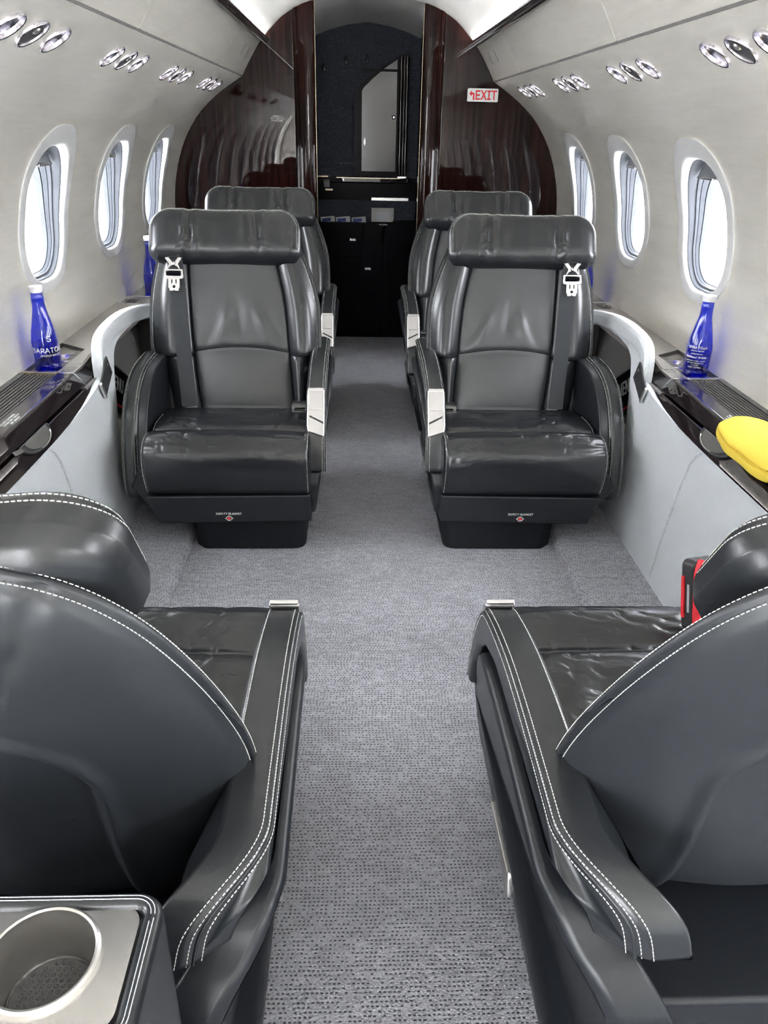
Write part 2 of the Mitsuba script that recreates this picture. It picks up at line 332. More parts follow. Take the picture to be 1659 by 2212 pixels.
# ------------------------------------------------------------------ windows
def wallx(z): return PRf(np.clip(z, 0, 1.614))
GX = 1.215
wn = 0
for s in (-1, 1):
    for iy, y in enumerate(WINY):
        y = y-.03*s
        wn += 1; key = f'window_{wn}'
        def ringm(spec, key2, matn):
            rings = []
            for d, off, t in spec:       # d inset of the opening outline, off towards the cabin, t outwards to the glass
                o = WO(d) if d >= 0 else rrect(.368-2*d, .432-2*d*1.0, .15-d, 12, 8)
                if d < -.02: o = o*A(1, 1)+A(0, .012*(-d/.045))
                z = o[:, 1]+WZ; x = wallx(z)
                rings.append(np.stack([x*(1-t)+GX*t-off, o[:, 0]+y, z], 1))
            v, f = loft(rings, cap=(False, False), closed=True); put(f'{key}__{key2}', mirror((v, f), s), matn, 40)
        ringm([(-.049, -.004, 0), (-.049, .004, 0), (-.046, .0065, 0), (-.012, .0065, 0), (-.004, .005, 0), (0, .001, 0), (.001, 0, .06), (.003, 0, .19), (.006, 0, .21), (.006, -.002, .16)], 'trim', 'm_trimwhite')
        ringm([(.003, 0, .15), (.007, 0, .18), (.009, 0, .40), (.016, 0, .42), (.018, 0, .52), (.014, 0, .535), (.018, 0, .55), (.022, 0, .70), (.017, 0, .715), (.024, 0, .73), (.027, 0, .95), (.027, 0, 1.02)], 'shade_track', 'm_track')
        pane = WO(.02); put(f'{key}__pane', mirror((np.stack([np.full(len(pane), GX-.004), pane[:, 0]+y, pane[:, 1]+WZ], 1), tri(pane)), s), 'm_pane', False)
        g = Polygon(WO(.019)).intersection(shapely.box(-1, .152, 1, 1))
        put(f'{key}__shade', mirror(poly_slab(aff.translate(g, y, WZ), 1.128, 1.134, 'x'), s), 'm_track', False)
        put(f'{key}__shade_handle', mirror(box(1.106, 1.129, y-.050, y+.050, WZ+.152, WZ+.160, .002), s), 'm_steel', False)
        tag(key, f'oval cabin window with white surround, {"left" if s < 0 else "right"} side, number {iy+1} counted towards the wood bulkhead', kind='structure')

# ------------------------------------------------------------------ floor
YF = 5.63
put('floor', box(-.70, .70, Y0, 6.0, -.03, 0.), 'm_carpet', False)
tag('floor', 'grey woven carpet with rows of dark dashes along the aisle', kind='structure')
for s in (-1, 1):
    o = A([.655, -.03], [.662, .004], [.668, .018], [.678, .029], [.692, .034], [.97, .034], [.97, -.03])
    put('floor__raised_edge', mirror(slab(chaikin(o[1:5], 1, False).tolist()+o[5:].tolist()+o[:1].tolist(), Y0, YB, 0, 0, 'y'), s), 'm_carpet', 40)
# cabin end behind the camera: a pale partition with an open doorway of daylight left out of sight
put('wall_rear', join([box(-1.2, -.78, Y0-.04, Y0, 0, 2.05), box(-.26, 1.2, Y0-.04, Y0, 0, 2.05), box(-.78, -.26, Y0-.04, Y0, 1.75, 2.05)]), 'm_wall', False)
tag('wall_rear', 'pale partition closing the cabin behind the viewpoint', kind='structure')

# ------------------------------------------------------------------ lower side panels with the arched openings
YD = np.linspace(.15, 2.53, 60); DD = np.interp(YD, [.15, 1.0, 1.6, 1.85, 2.06, 2.2, 2.35, 2.45, 2.53], [.75, .9, .98, 1., .98, .9, .66, .38, .04])
def lowx(z): return .902+.018*np.clip(z/.6, 0, 1.3)
for s, side in ((-1, 'left'), (1, 'right')):
    top = chaikin(A([2.56, .600], [2.563, .64], [2.570, .675], [2.590, .712], [2.635, .733], [2.72, .744], [2.86, .748], [3.02, .737], [3.20, .712], [3.45, .668], [3.62, .63], [3.70, .60]), 2, False)
    outer = np.vstack([A([-1.38, .034], [YB, .034], [YB, .60]), top[::-1], np.stack([YD, .599-.037*DD], 1)[::-1], A([-1.38, .575])])
    hole = chaikin(A([3.30, .645], [3.14, .664], [2.97, .678], [2.82, .674], [2.735, .655], [2.700, .60], [2.672, .50], [2.635, .38], [2.600, .25], [2.60, .18], [2.65, .135], [2.76, .115], [3.0, .11], [3.45, .13], [3.50, .25], [3.50, .5], [3.42, .61]), 3)
    def lean(m, x0): v, f = m; v = v.copy(); v[:, 0] += lowx(v[:, 2])-x0; return mirror((v, f), s)
    ho = resample(hole, 160)
    pg = Polygon(outer, [inset(ho, -.010)])
    body = poly_slab(pg, 0, .03, 'x'); body = trimesh.Trimesh(*body, process=False).subdivide_to_size(.12) if False else body
    put(f'wall_{side}__lower_panel', lean(body, 0), 'm_lower', 20)
    # rolled edges of the arched opening and of the arch above the ledge
    def roll(path, closed, r, name, depth=.03):
        p = path; a = np.linspace(0, np.pi/2, 6); rings = []
        t = np.gradient(p, axis=0) if not closed else np.roll(p, -1, 0)-np.roll(p, 1, 0)
        t /= np.linalg.norm(t, axis=1, keepdims=True); nrm = np.stack([-t[:, 1], t[:, 0]], 1)
        for ang in a: rings.append(np.hstack([np.full((len(p), 1), r*(1-np.sin(ang)) - 0.0), p+nrm*r*(np.cos(ang)-1)*1.0]))
        return rings
    sgn = 1 if Polygon(ho).exterior.is_ccw else -1
    rings = []
    for ang in np.linspace(0, np.pi/2, 6):
        q = inset(ho, -.010*(1-math.sin(ang)) ); rings.append(np.hstack([np.full((len(q), 1), .010*(1-math.cos(ang))), q]))
    rings = [np.hstack([np.full((len(ho), 1), .010*(1-math.sin(ang))), inset(ho, -.010*(1-math.cos(ang)))]) for ang in np.linspace(np.pi/2, 0, 7)][::-1]
    rings = [np.hstack([np.full((len(ho), 1), .0102*(1-math.cos(ang))), inset(ho, -.0102*(1-math.sin(ang)))]) for ang in np.linspace(0, np.pi/2, 7)]
    rings += [np.hstack([np.full((len(ho), 1), .040), ho])]
    v, f = loft(rings, cap=(False, False)); put(f'wall_{side}__opening_lining', lean((v, f), 0), 'm_lower', 40)
    tp = top
    P = np.array([np.hstack([np.full((len(tp), 1), dx), tp+A(0, dz)]) for dx, dz in ((-.004, -.05), (-.006, -.02), (-.004, -.004), (.003, .001), (.012, .001), (.017, -.004), (.019, -.06))])
    v, f = gridm(P); put(f'wall_{side}__arch', lean((v, f), 0), 'm_lower', 45)
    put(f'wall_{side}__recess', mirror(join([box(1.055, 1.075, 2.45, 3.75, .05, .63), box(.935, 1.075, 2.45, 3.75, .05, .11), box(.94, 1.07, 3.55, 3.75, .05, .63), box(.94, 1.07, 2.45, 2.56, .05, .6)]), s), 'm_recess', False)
    st = []
    for dx in (0, .007):
        st.append(stitch([A(lowx(z)-.0006, yy+dx, z) for yy, z in ((2.02, .555), (2.05, .535), (2.075, .50), (2.10, .42), (2.125, .30), (2.15, .18), (2.165, .05))], .0075, .004, .0005))
    k = put(f'wall_{side}__stitching', mirror(join(st), s), 'm_darkgrey', False); stuff(k, 'grey stitched seam in the pale lower panel')

# ------------------------------------------------------------------ side ledges
def section(o, y0, y1, b=.002): return slab(A(*o), y0, y1, b, 2, 'y')
TOP = .640
bottles = []
for s, side in ((-1, 'left'), (1, 'right')):
    key = 'side_ledge' if s < 0 else 'side_ledge_001'
    def L(part, m, mt, sm_=30): return put(f'{key}__{part}', mirror(m, s), mt, sm_)
    ya, yb = .15, 2.468
    L('lid', section([[1.028, TOP-.02], [1.028, TOP+.003], [.990, TOP+.003], [.982, TOP+.001], [.976, TOP-.004], [.952, .606], [.955, .602], [.99, .602]], ya, yb), 'm_gloss', 40)
    L('lid_end', section([[1.028, TOP-.02], [1.028, TOP+.001], [.990, TOP+.001], [.982, TOP-.001], [.977, TOP-.006], [.953, .606], [.956, .602], [.99, .602]], 2.474, 2.585), 'm_gloss', 40)
    L('lid_edge_strip', section([[1.030, TOP-.02], [1.030, TOP+.004], [.990, TOP+.004], [.981, TOP+.002], [.9745, TOP-.004], [.9505, .605], [.953, .60], [.99, .60]], yb, 2.4735, .0008), 'm_chrome', 40)
    # the lens-shaped lower front
    ys = np.linspace(ya, 2.53, 60); dep = np.interp(ys, [.15, 1.0, 1.6, 1.85, 2.06, 2.2, 2.35, 2.45, 2.53], [.75, .9, .98, 1., .98, .9, .66, .38, .04])
    p0, p1 = A(.944, .598), A(.9155, .561)
    rows = []
    for y, d in zip(ys, dep):
        a, b = p0, p0+(p1-p0)*d
        rows.append([A(.985, y, .592), A(a[0]+.003, y, a[1]), A(a[0]-.001, y, a[1]-.002), A(b[0]+.0005, y, b[1]+.002), A(b[0]+.004, y, b[1]-.001), A(.985, y, min(b[1], .58)-.004)])
    L('drawer_front', loft([np.array(r) for r in rows]), 'm_gloss', 40)
    L('carcass', box(.962, 1.16, ya, 2.47, .50, .575), 'm_blackmatte', False)
    # half-round latch of the table stowage
    th = np.linspace(0, np.pi, 24); U, W = A(0, 1, 0), (A(p1[0], 0, p1[1])-A(p0[0], 0, p0[1])); W /= np.linalg.norm(W); N = A(W[2], 0, -W[0]); N = -N if N[0] > 0 else N
    def half(r, h, c, t0, t1, b):
        o = np.stack([np.cos(th)*r, np.sin(th)*h], 1); o = resample(np.vstack([o, [[-r, -.006], [r, -.006]]]), 60)
        v, f = slab(o, t0, t1, b, 2, 'z'); c = np.asarray(c)
        return fixn((c+v[:, :1]*U+v[:, 1:2]*W+v[:, 2:]*N, f))
    c0 = A(p0[0], 2.00, p0[1])-.003*W
    L('latch', half(.098, .040, c0, 0, .009, .003), 'm_blackmetal', 40)
    k = L('latch__paddle', half(.076, .031, c0+.002*W, .0088, .0125, .0015), 'm_darkgrey', 40)
    arc = np.array([c0+.002*W+.012*N+np.cos(t)*.080*U+np.sin(t)*.0335*W for t in np.linspace(.35 if True else 0, 1.9, 24)])
    L('latch__rim', tube(arc, .0022, 6), 'm_steel', 60)
    L('latch__tongue', ribbon([c0+A(-.001, -.098, 0)+.002*W+.004*N, c0+A(-.001, -.135, 0)+.004*N-.004*W], W, N, .012, .003), 'm_steel', False)
    # inlet vent: long slats over a dark channel
    L('vent_channel', join([box(1.028, 1.165, ya, yb-.004, TOP-.035, TOP-.016), box(1.028, 1.034, ya, yb-.004, TOP-.02, TOP+.002), box(1.132, 1.165, ya, yb-.004, TOP-.02, TOP+.004, .0)]), 'm_blackmetal', False)
    for q in range(8):
        x = 1.041+.0122*q
        L('vent_slat', section([[x, TOP-.014], [x, TOP-.002], [x+.0015, TOP], [x+.0055, TOP], [x+.007, TOP-.002], [x+.007, TOP-.014]], ya+.01, yb-.006, 0), 'm_darkgrey', False)
    L('vent_bar', box(1.034, 1.150, yb-.003, yb+.014, TOP-.016, TOP+.006, .002), 'm_brass' if s < 0 else 'm_steel', 40)
    # taupe top with the sunk cup tray
    edge = A([1.158, 2.485], [1.158, 3.00], [1.158, 3.36], [1.160, 3.60], [1.10, 3.585], [1.02, 3.56], [.985, 3.54], [.985, 2.474], [1.034, 2.474], [1.034, 2.485])
    tray = Polygon(A([1.040, 2.484], [1.150, 2.484], [1.150, 2.86], [1.040, 2.775]))
    L('top', poly_slab(Polygon(edge).difference(tray), TOP-.022, TOP+.001, 'z'), 'm_taupe', False)
    L('tray_edge', poly_slab(tray.buffer(.001).difference(tray.buffer(-.002)), TOP-.02, TOP+.0005, 'z'), 'm_darkgrey', False)
    cups = [(1.086, 2.545), (1.084, 2.690)]
    tp = tray
    for cx_, cy_ in cups: tp = tp.difference(Point(cx_, cy_).buffer(.0475, 32))
    L('cup_tray', poly_slab(tp, TOP-.016, TOP-.013, 'z'), 'm_taupe', False)
    for cx_, cy_ in cups:
        L('cup_well', lathe([(.0, -.056), (.0455, -.056), (.0465, -.05), (.0465, -.013), (.0485, -.013), (.0485, -.058), (0, -.058)], 48, (cx_, cy_, TOP)), 'm_steel', 40)
        L('cup_ring', lathe([(.0455, -.014), (.0455, -.0085), (.047, -.007), (.0495, -.0075), (.051, -.0115), (.051, -.014), (.0455, -.014)], 48, (cx_, cy_, TOP)), 'm_chrome', 40)
    ar_ = np.array([p for p in chaikin(A([2.590, .712], [2.635, .733], [2.72, .744], [2.86, .748], [3.02, .737], [3.20, .712], [3.45, .668], [3.55, .648]), 2, False)])
    sl = np.array([[A(lowx(p[1])+.016, p[0], p[1]-.004) for p in ar_], [A(.955, p[0], .5*(p[1]+.655)) for p in ar_], [A(.992, p[0]-.004, .6425) for p in ar_], [A(1.03, p[0]-.004, .6418) for p in ar_]])
    L('side_slope', padm(sl, sl-A(0, 0, .012)), 'm_taupe', 30)
    # rear part beside the second row of seats
    L('rear_top', box(.985, 1.158, 3.60, YB-.01, TOP-.05, TOP-.012, .003), 'm_gloss', False)
    for q in range(6):
        x = 1.045+.015*q
        L('vent_slat', section([[x, TOP-.018], [x, TOP-.008], [x+.008, TOP-.008], [x+.008, TOP-.018]], 3.60, 3.72, 0), 'm_darkgrey', False)
    L('vent_bar', box(1.034, 1.150, 3.73, 3.745, TOP-.02, TOP+.002, .002), 'm_steel', 40)
    L('cup_ring', lathe([(.0455, -.014), (.0455, -.0065), (.0495, -.0065), (.051, -.014), (.0455, -.014)], 40, (1.030, 3.80, TOP)), 'm_chrome', 40)
    # angled escutcheon over the end of the arch
    o = A([2.596, .664], [2.628, .600], [2.520, .543], [2.492, .598])
    v, f = slab(resample(o, 80), 0, .006, .0015, 2, 'x'); v[:, 0] += lowx(v[:, 2])-.007-.006
    L('hinge_plate', (v, f), 'm_blackmetal', 40)
    v, f = slab(resample(A([2.517, .543], [2.527, .549], [2.498, .603], [2.488, .597]), 60), 0, .009, .0015, 2, 'x'); v[:, 0] += lowx(v[:, 2])-.007-.009
    L('hinge_plate__edge', (v, f), 'm_steel', 40)
    v, f = slab(resample(A([2.590, .640], [2.606, .608], [2.600, .604], [2.584, .636]), 60), 0, .0085, .0015, 2, 'x'); v[:, 0] += lowx(v[:, 2])-.007-.0085
    L('hinge_plate__catch', (v, f), 'm_chrome', 40)
    # placard lettering on the lid: three short lines, read from the aisle
    tl = []
    for i, t in enumerate(('TABLE MUST BE STOWED', 'DURING TAXI, TAKEOFF', 'AND LANDING')):
        tm = meshkit.text_mesh(t, .0065, .0004); v = np.array(tm.vertices); v[:, 0] -= v[:, 0].mean()
        if s > 0: P = np.stack([.997+.011*i*-1+.012+v[:, 1]*1.0, 2.02-v[:, 0], TOP+.0031+v[:, 2]], 1); P[:, 0] = .990+.011*(2-i)+v[:, 1]; P[:, 1] = 2.05-v[:, 0]
        else: P = np.stack([-(.990+.011*(2-i)+v[:, 1]), 2.02+v[:, 0], TOP+.0031+v[:, 2]], 1)
        tl.append((P, np.array(tm.faces)))
    put(f'{key}__lettering', join(tl), 'm_white', False)
    tag(key, f'glossy black {side} side ledge with vent slats, sunk cup tray and stowed table', 'side ledge', 'side ledges')
    bottles += [(s, 1.086, 2.545), (s, 1.030, 3.80)]

# ------------------------------------------------------------------ wood bulkhead, posts, vestibule
zb = np.linspace(.0, 1.60, 40); xo = PRf(zb)
arc_in = np.stack([np.linspace(.60, .415, 20), CF(np.linspace(.60, .415, 20))], 1)
mid = A([.714, 1.614], [.69, 1.655], [.655, 1.712], [.62, 1.765], [.601, 1.79])
bo = np.vstack([A([.415, .0]), np.stack([xo, zb], 1), mid, arc_in])
for s, side in ((-1, 'left'), (1, 'right')):
    put(f'wall_bulkhead_{side}', mirror(slab(bo, YB-.012, YB+.05, .004, 2, 'y'), s), 'm_wood', 30)
    tag(f'wall_bulkhead_{side}', f'dark red-brown high-gloss wood bulkhead {side} of the vestibule opening', kind='structure')
    pl = A([.422, YB-.006], [.421, YB-.022], [.414, YB-.036], [.406, YB-.038], [.399, YB-.030], [.394, YB-.022], [.386, YB-.026], [.366, YB-.034], [.346, YB-.036], [.326, YB-.034], [.312, YB-.028], [.306, YB-.018], [.303, YB], [.303, YB+.12], [.422, YB+.12])
    pl = resample(chaikin(pl, 1), 90)
    v, f = loft([np.hstack([pl, np.zeros((len(pl), 1))]), np.hstack([pl, CF(np.abs(pl[:, :1]))-.002])])
    put(f'wall_bulkhead_{side}__post', mirror((v, f), s), 'm_wood', 40)
    for x, y in ((.3015, YB-.004), (.424, YB-.020)):
        put(f'wall_bulkhead_{side}__edge_strip', mirror(box(x-.0012, x+.0012, y-.006, y+.006, 0, float(CF(x))-.004), s), 'm_brass' if x < .4 else 'm_gloss', False)
    put(f'wall_vestibule_{side}', mirror(box(.34, .36, YB+.12, 5.75, 0, 1.92), s), 'm_navy' if s > 0 else 'm_black', False)
    tag(f'wall_vestibule_{side}', f'dark {side} wall of the vestibule behind the bulkhead', kind='structure')
put('wall_vestibule_back', box(-.36, .36, 5.705, 5.76, 0, 1.99), 'm_navy', False)
tag('wall_vestibule_back', 'navy woven fabric wall at the end of the vestibule', kind='structure')
# framed door with a grey mirror-like panel
do = A([-.083, 1.075], [.262, 1.075], [.262, 1.800], [.215, 1.782], [.120, 1.735], [.03, 1.675], [-.045, 1.615], [-.075, 1.57], [-.083, 1.53])
di = A([-.034, 1.104], [.192, 1.104], [.192, 1.758], [.120, 1.715], [.045, 1.658], [-.02, 1.600], [-.034, 1.580])
put('door_1__frame', poly_slab(Polygon(do).difference(Polygon(di)), 5.672, 5.704, 'y'), 'm_black', False)
put('door_1__panel', poly_slab(Polygon(di).buffer(.002), 5.690, 5.700, 'y'), 'm_mirror', False)
put('door_1__rail', box(-.034, .192, 5.684, 5.692, 1.690, 1.704), 'm_black', False)
put('door_1__handle', join([box(-.016, -.008, 5.674, 5.690, 1.255, 1.310, .002), box(-.022, -.004, 5.684, 5.690, 1.265, 1.300, .002)]), 'm_chrome', False)
put('door_1__latch', lathe([(0, 0), (.010, 0), (.012, .006), (.006, .012), (0, .012)], 20, (.175, 5.69, 1.43), (0, -1, 0)), 'm_chrome')
for x, r in ((.218, .012), (.238, .007), (.256, .012)):
    put('door_1__jamb_bead', tube([A(x, 5.662, 1.08), A(x, 5.662, 1.775)], r, 14), 'm_gloss', 60)
    put('door_1__bead_foot', box(x-.012, x+.012, 5.645, 5.675, 1.062, 1.078, .002), 'm_steel', False)
tag('door_1', 'grey glazed door leaf in a black frame with rounded corner in the vestibule', kind='structure')
for i, (x, z) in enumerate(((-.276, 1.707), (-.137, 1.749), (-.002, 1.757))):
    k = 'coat_hook' if i == 0 else f'coat_hook_{i:03d}'
    put(f'{k}__base', lathe([(0, 0), (.016, 0), (.016, .004), (0, .006)], 20, (x, 5.706, z), (0, -1, 0)), 'm_black')
    put(f'{k}__hook', tube([A(x, 5.70, z+.012), A(x, 5.676, z+.020), A(x+.001, 5.668, z+.006), A(x+.002, 5.672, z-.016), A(x+.004, 5.686, z-.024)], [.004, .0045, .005, .0055, .004], 8), 'm_chrome', 60)
    tag(k, ('small chrome coat hook nearest the left post on the navy wall', 'middle chrome coat hook of three on the navy wall', 'chrome coat hook nearest the grey door on the navy wall')[i], 'coat hook', 'coat hooks on the navy wall')
# black galley cabinet with counter
g = 'galley_cabinet'
put(f'{g}__body', join([box(-.335, .335, 5.62, 5.70, .0, .785), box(-.335, .335, 5.66, 5.70, .785, 1.03)]), 'm_black', False)
put(f'{g}__back_panel', box(-.335, .335, 5.652, 5.662, .80, .925), 'm_navy', False)
put(f'{g}__counter', box(-.335, .335, 5.600, 5.704, 1.040, 1.068, .003), 'm_gloss', False)
put(f'{g}__counter_edge', join([box(-.335, -.255, 5.594, 5.600, 1.068, 1.076), box(-.20, .225, 5.594, 5.600, 1.064, 1.069)]), 'm_brass', False)
put(f'{g}__shelf_edge', box(.035, .285, 5.640, 5.655, .925, .943), 'm_steel', False)
put(f'{g}__shelf_edge', box(-.275, -.225, 5.612, 5.622, .985, .995), 'm_brass', False)
put(f'{g}__bracket', box(-.285, -.245, 5.60, 5.61, 1.005, 1.055), 'm_blackmetal', False)
for (x, z) in ((-.09, .672), (.016, .480)):
    put(f'{g}__door_handle', join([box(x-.022, x+.022, 5.606, 5.620, z-.008, z+.010, .003), box(x-.024, x-.006, 5.600, 5.608, z-.006, z+.012, .002)]), 'm_chrome', False)
for xj in (-.02, .13): put(f'{g}__door_joint', box(xj-.0015, xj+.0015, 5.617, 5.621, .02, .78), 'm_blackmatte', False)
put(f'{g}__drawer', box(-.333, -.022, 5.612, 5.622, .56, .775, .003), 'm_black', False)
put(f'{g}__door', box(-.018, .128, 5.612, 5.622, .02, .775, .003), 'm_black', False)
put(f'{g}__door', box(-.333, -.022, 5.612, 5.622, .02, .552, .003), 'm_black', False)
tag(g, 'glossy black cabinet with metal-edged counter behind the aisle', 'cabinet')
put('galley_cabinet__lettering', (lambda tm: (np.stack([np.array(tm.vertices)[:, 0]-.18, 5.703-np.array(tm.vertices)[:, 2], np.array(tm.vertices)[:, 1]+1.145], 1), np.array(tm.faces)))(meshkit.text_mesh('INSTRUCTIONS', .010, .001)), 'm_darkgrey', False)
for i, x in enumerate((-.262, -.158, -.050)):
    k = 'leaflet' if i == 0 else f'leaflet_{i:03d}'
    def tilt(m, a=.10): v, f = m; v = v.copy(); c, s_ = math.cos(a), math.sin(a); q = v-A(x, 0, .80); return np.stack([x+c*q[:, 0]-s_*q[:, 2], v[:, 1], .80+s_*q[:, 0]+c*q[:, 2]], 1), f
    put(f'{k}__sheet', tilt(box(x-.048, x+.048, 5.640, 5.643, .78, .818)), 'm_paper', False)
    put(f'{k}__print', tilt(box(x-.040, x+.020, 5.6385, 5.6402, .787, .809)), 'm_blueprint', False)
    tag(k, ('white and blue leaflet nearest the left rear seat in the cabinet rack', 'middle one of three blue and white leaflets in the cabinet rack', 'blue and white leaflet beside the white card in the cabinet rack')[i], 'leaflet', 'leaflets in the cabinet rack')
put('notice_card__sheet', slab(rrect(.152, .090, (.003, .003, .003, .018))+A(.112, .834), 5.636, 5.639, .0005, 1, 'y'), 'm_paper', False)
put('notice_card__print', box(.070, .155, 5.6352, 5.6362, .800, .842), 'm_shade', False)
tag('notice_card', 'white card with a grey printed block standing on the black cabinet', 'card')
put('tap__spout', tube([A(.11, 5.602, .66), A(.115, 5.590, .72), A(.12, 5.575, .752), A(.13, 5.565, .768), A(.10, 5.56, .772)], .008, 10), 'm_black', 60)
put('tap__collar', lathe([(0, 0), (.03, 0), (.032, .006), (.02, .012), (0, .012)], 24, (.115, 5.57, .772)), 'm_chrome', 40)
tag('tap', 'small black tap with chrome collar below the white card', 'tap')

# exit sign
def text_on(t, h, d, bold=False): tm = meshkit.text_mesh(t, h, d, bold); return np.array(tm.vertices), np.array(tm.faces)
sx0, sx1, sz0, sz1 = .565, .742, 1.513, 1.581
put('exit_sign__plate', slab(rrect(sx1-sx0, sz1-sz0, .006, 5, 2)+A((sx0+sx1)/2, (sz0+sz1)/2), YB-.021, YB-.0125, .001, 2, 'y'), 'm_white', 40)
v, f = text_on('EXIT', .046, .0012, True); w = v[:, 0].max()-v[:, 0].min(); v[:, 0] = (v[:, 0]-v[:, 0].min())*.122/w
put('exit_sign__lettering', (np.stack([sx0+.047+v[:, 0], YB-.0209-v[:, 2], sz0+.011+v[:, 1]], 1), f[:, ::-1] if False else f), 'm_red', False)
ar = Polygon(A([.036, .008], [.036, .040], [.030, .046], [.020, .046], [.020, .056], [.004, .040], [.020, .026], [.020, .036], [.026, .036], [.027, .008]))
put('exit_sign__arrow', poly_slab(aff.translate(ar, sx0+.005, sz0), YB-.0222, YB-.0208, 'y'), 'm_red', False)
tag('exit_sign', 'small white sign with a red bent arrow and EXIT on the wood bulkhead', 'sign')
pv = []
for i, t in enumerate(('EMERGENCY', 'EXIT LIGHTS ON', 'IN THE CABIN')):
    v, f = text_on(t, .007, .0006); v[:, 0] -= v[:, 0].mean(); pv.append((np.stack([-.52+v[:, 0], YB-.0122-v[:, 2], 1.412-.011*i+v[:, 1]], 1), f))
put('wall_bulkhead_left__lettering', join(pv), 'm_paper', False)

# ------------------------------------------------------------------ round overhead fittings in threes
ln = 0
tdir = A(-.134, 0, .084); tdir /= np.linalg.norm(tdir)
for s in (-1, 1):
    for gi in range(4):
        for k in range(3):
            key = 'reading_light' if k != 1 else 'air_outlet'
            n0 = 1
            base = key
            while any(q.startswith(key+'__') for q in scene): key = f'{base}_{n0:03d}'; n0 += 1
            c = A(.815*s, LIGHTY[s][gi*3+k], 1.5505); n = A(-.084*s, 0, -.134); n /= np.linalg.norm(n)
            put(f'{key}__bezel', lathe([(.047, -.004), (.047, .003), (.0445, .006), (.041, .005), (.0395, .001), (.0395, -.004), (.047, -.004)], 44, c, n), 'm_chrome', 40)
            sd = 'left' if s < 0 else 'right'
            row = ('first', 'second', 'third', 'fourth')[gi]
            if k != 1:
                put(f'{key}__reflector', lathe([(.0395, .001), (.0385, -.006), (.034, -.013), (.025, -.018), (.014, -.0205), (.0135, -.017), (0, -.0165)][::-1]+[(.0402, .001), (.0402, -.022), (0, -.022)], 44, c, n), 'm_chrome', 40)
                tag(key, f'round chrome reading light, {"nearer" if k == 0 else "farther"} one of the {row} trio in the {sd} wall', 'reading light', 'overhead reading lights')
            else:
                put(f'{key}__grille', lathe([(0, .001), (.030, .0025), (.0395, .001), (.0395, -.004), (0, -.004)], 44, c, n), 'm_blackmetal', 40)
                put(f'{key}__nozzle', lathe([(0, .006), (.008, .0055), (.011, .002), (0, .001)], 20, c+.012*tdir*A(s, 1, 1), n), 'm_steel', 40)
                tag(key, f'round dark air outlet with chrome rim, middle of the {row} trio in the {sd} wall', 'air outlet', 'overhead air outlets')

# ------------------------------------------------------------------ cabin seats
ZL = A(.57, .62, .68, .74, .80, .86, .92, .97, 1.02)
XLf = PC(ZL, A(.207, .205, .206, .210, .222, .242, .268, .292, .325)); XRf = PC(ZL, A(.860, .864, .864, .862, .855, .843, .825, .803, .772))
XAf = PC(A(.38, .59, .75, .92, 1.03), A(.305, .325, .340, .375, .395)); XBf = PC(A(.38, .59, .75, .92, 1.03), A(.662, .690, .700, .706, .700))
LLf = PC(A(.37, .45, .55, .60), A(.262, .256, .250, .245)); LRf = PC(A(.37, .45, .55, .60), A(.770, .785, .80, .805))
NB, TB = A(0, -.941, .339), A(0, .339, .941)         # normal and up direction of the reclined back
def ybase(z): return 2.88+.36*(z-.40)
def zarc(x): return .588+.022*np.clip(1-((x-.508)/.185)**2, 0, 1)
def bolster(w, amp=.030, dropq=.095):
    b = amp*np.sin(np.pi/2*np.clip(w/.42, 0, 1)); return b-np.where(w > .42, dropq*(np.clip(w-.42, 0, .58)/.58)**2.3, 0)-.007*np.exp(-w/.05)
def surf(X, Z, b): return np.stack([X, ybase(Z)-b, Z], -1)
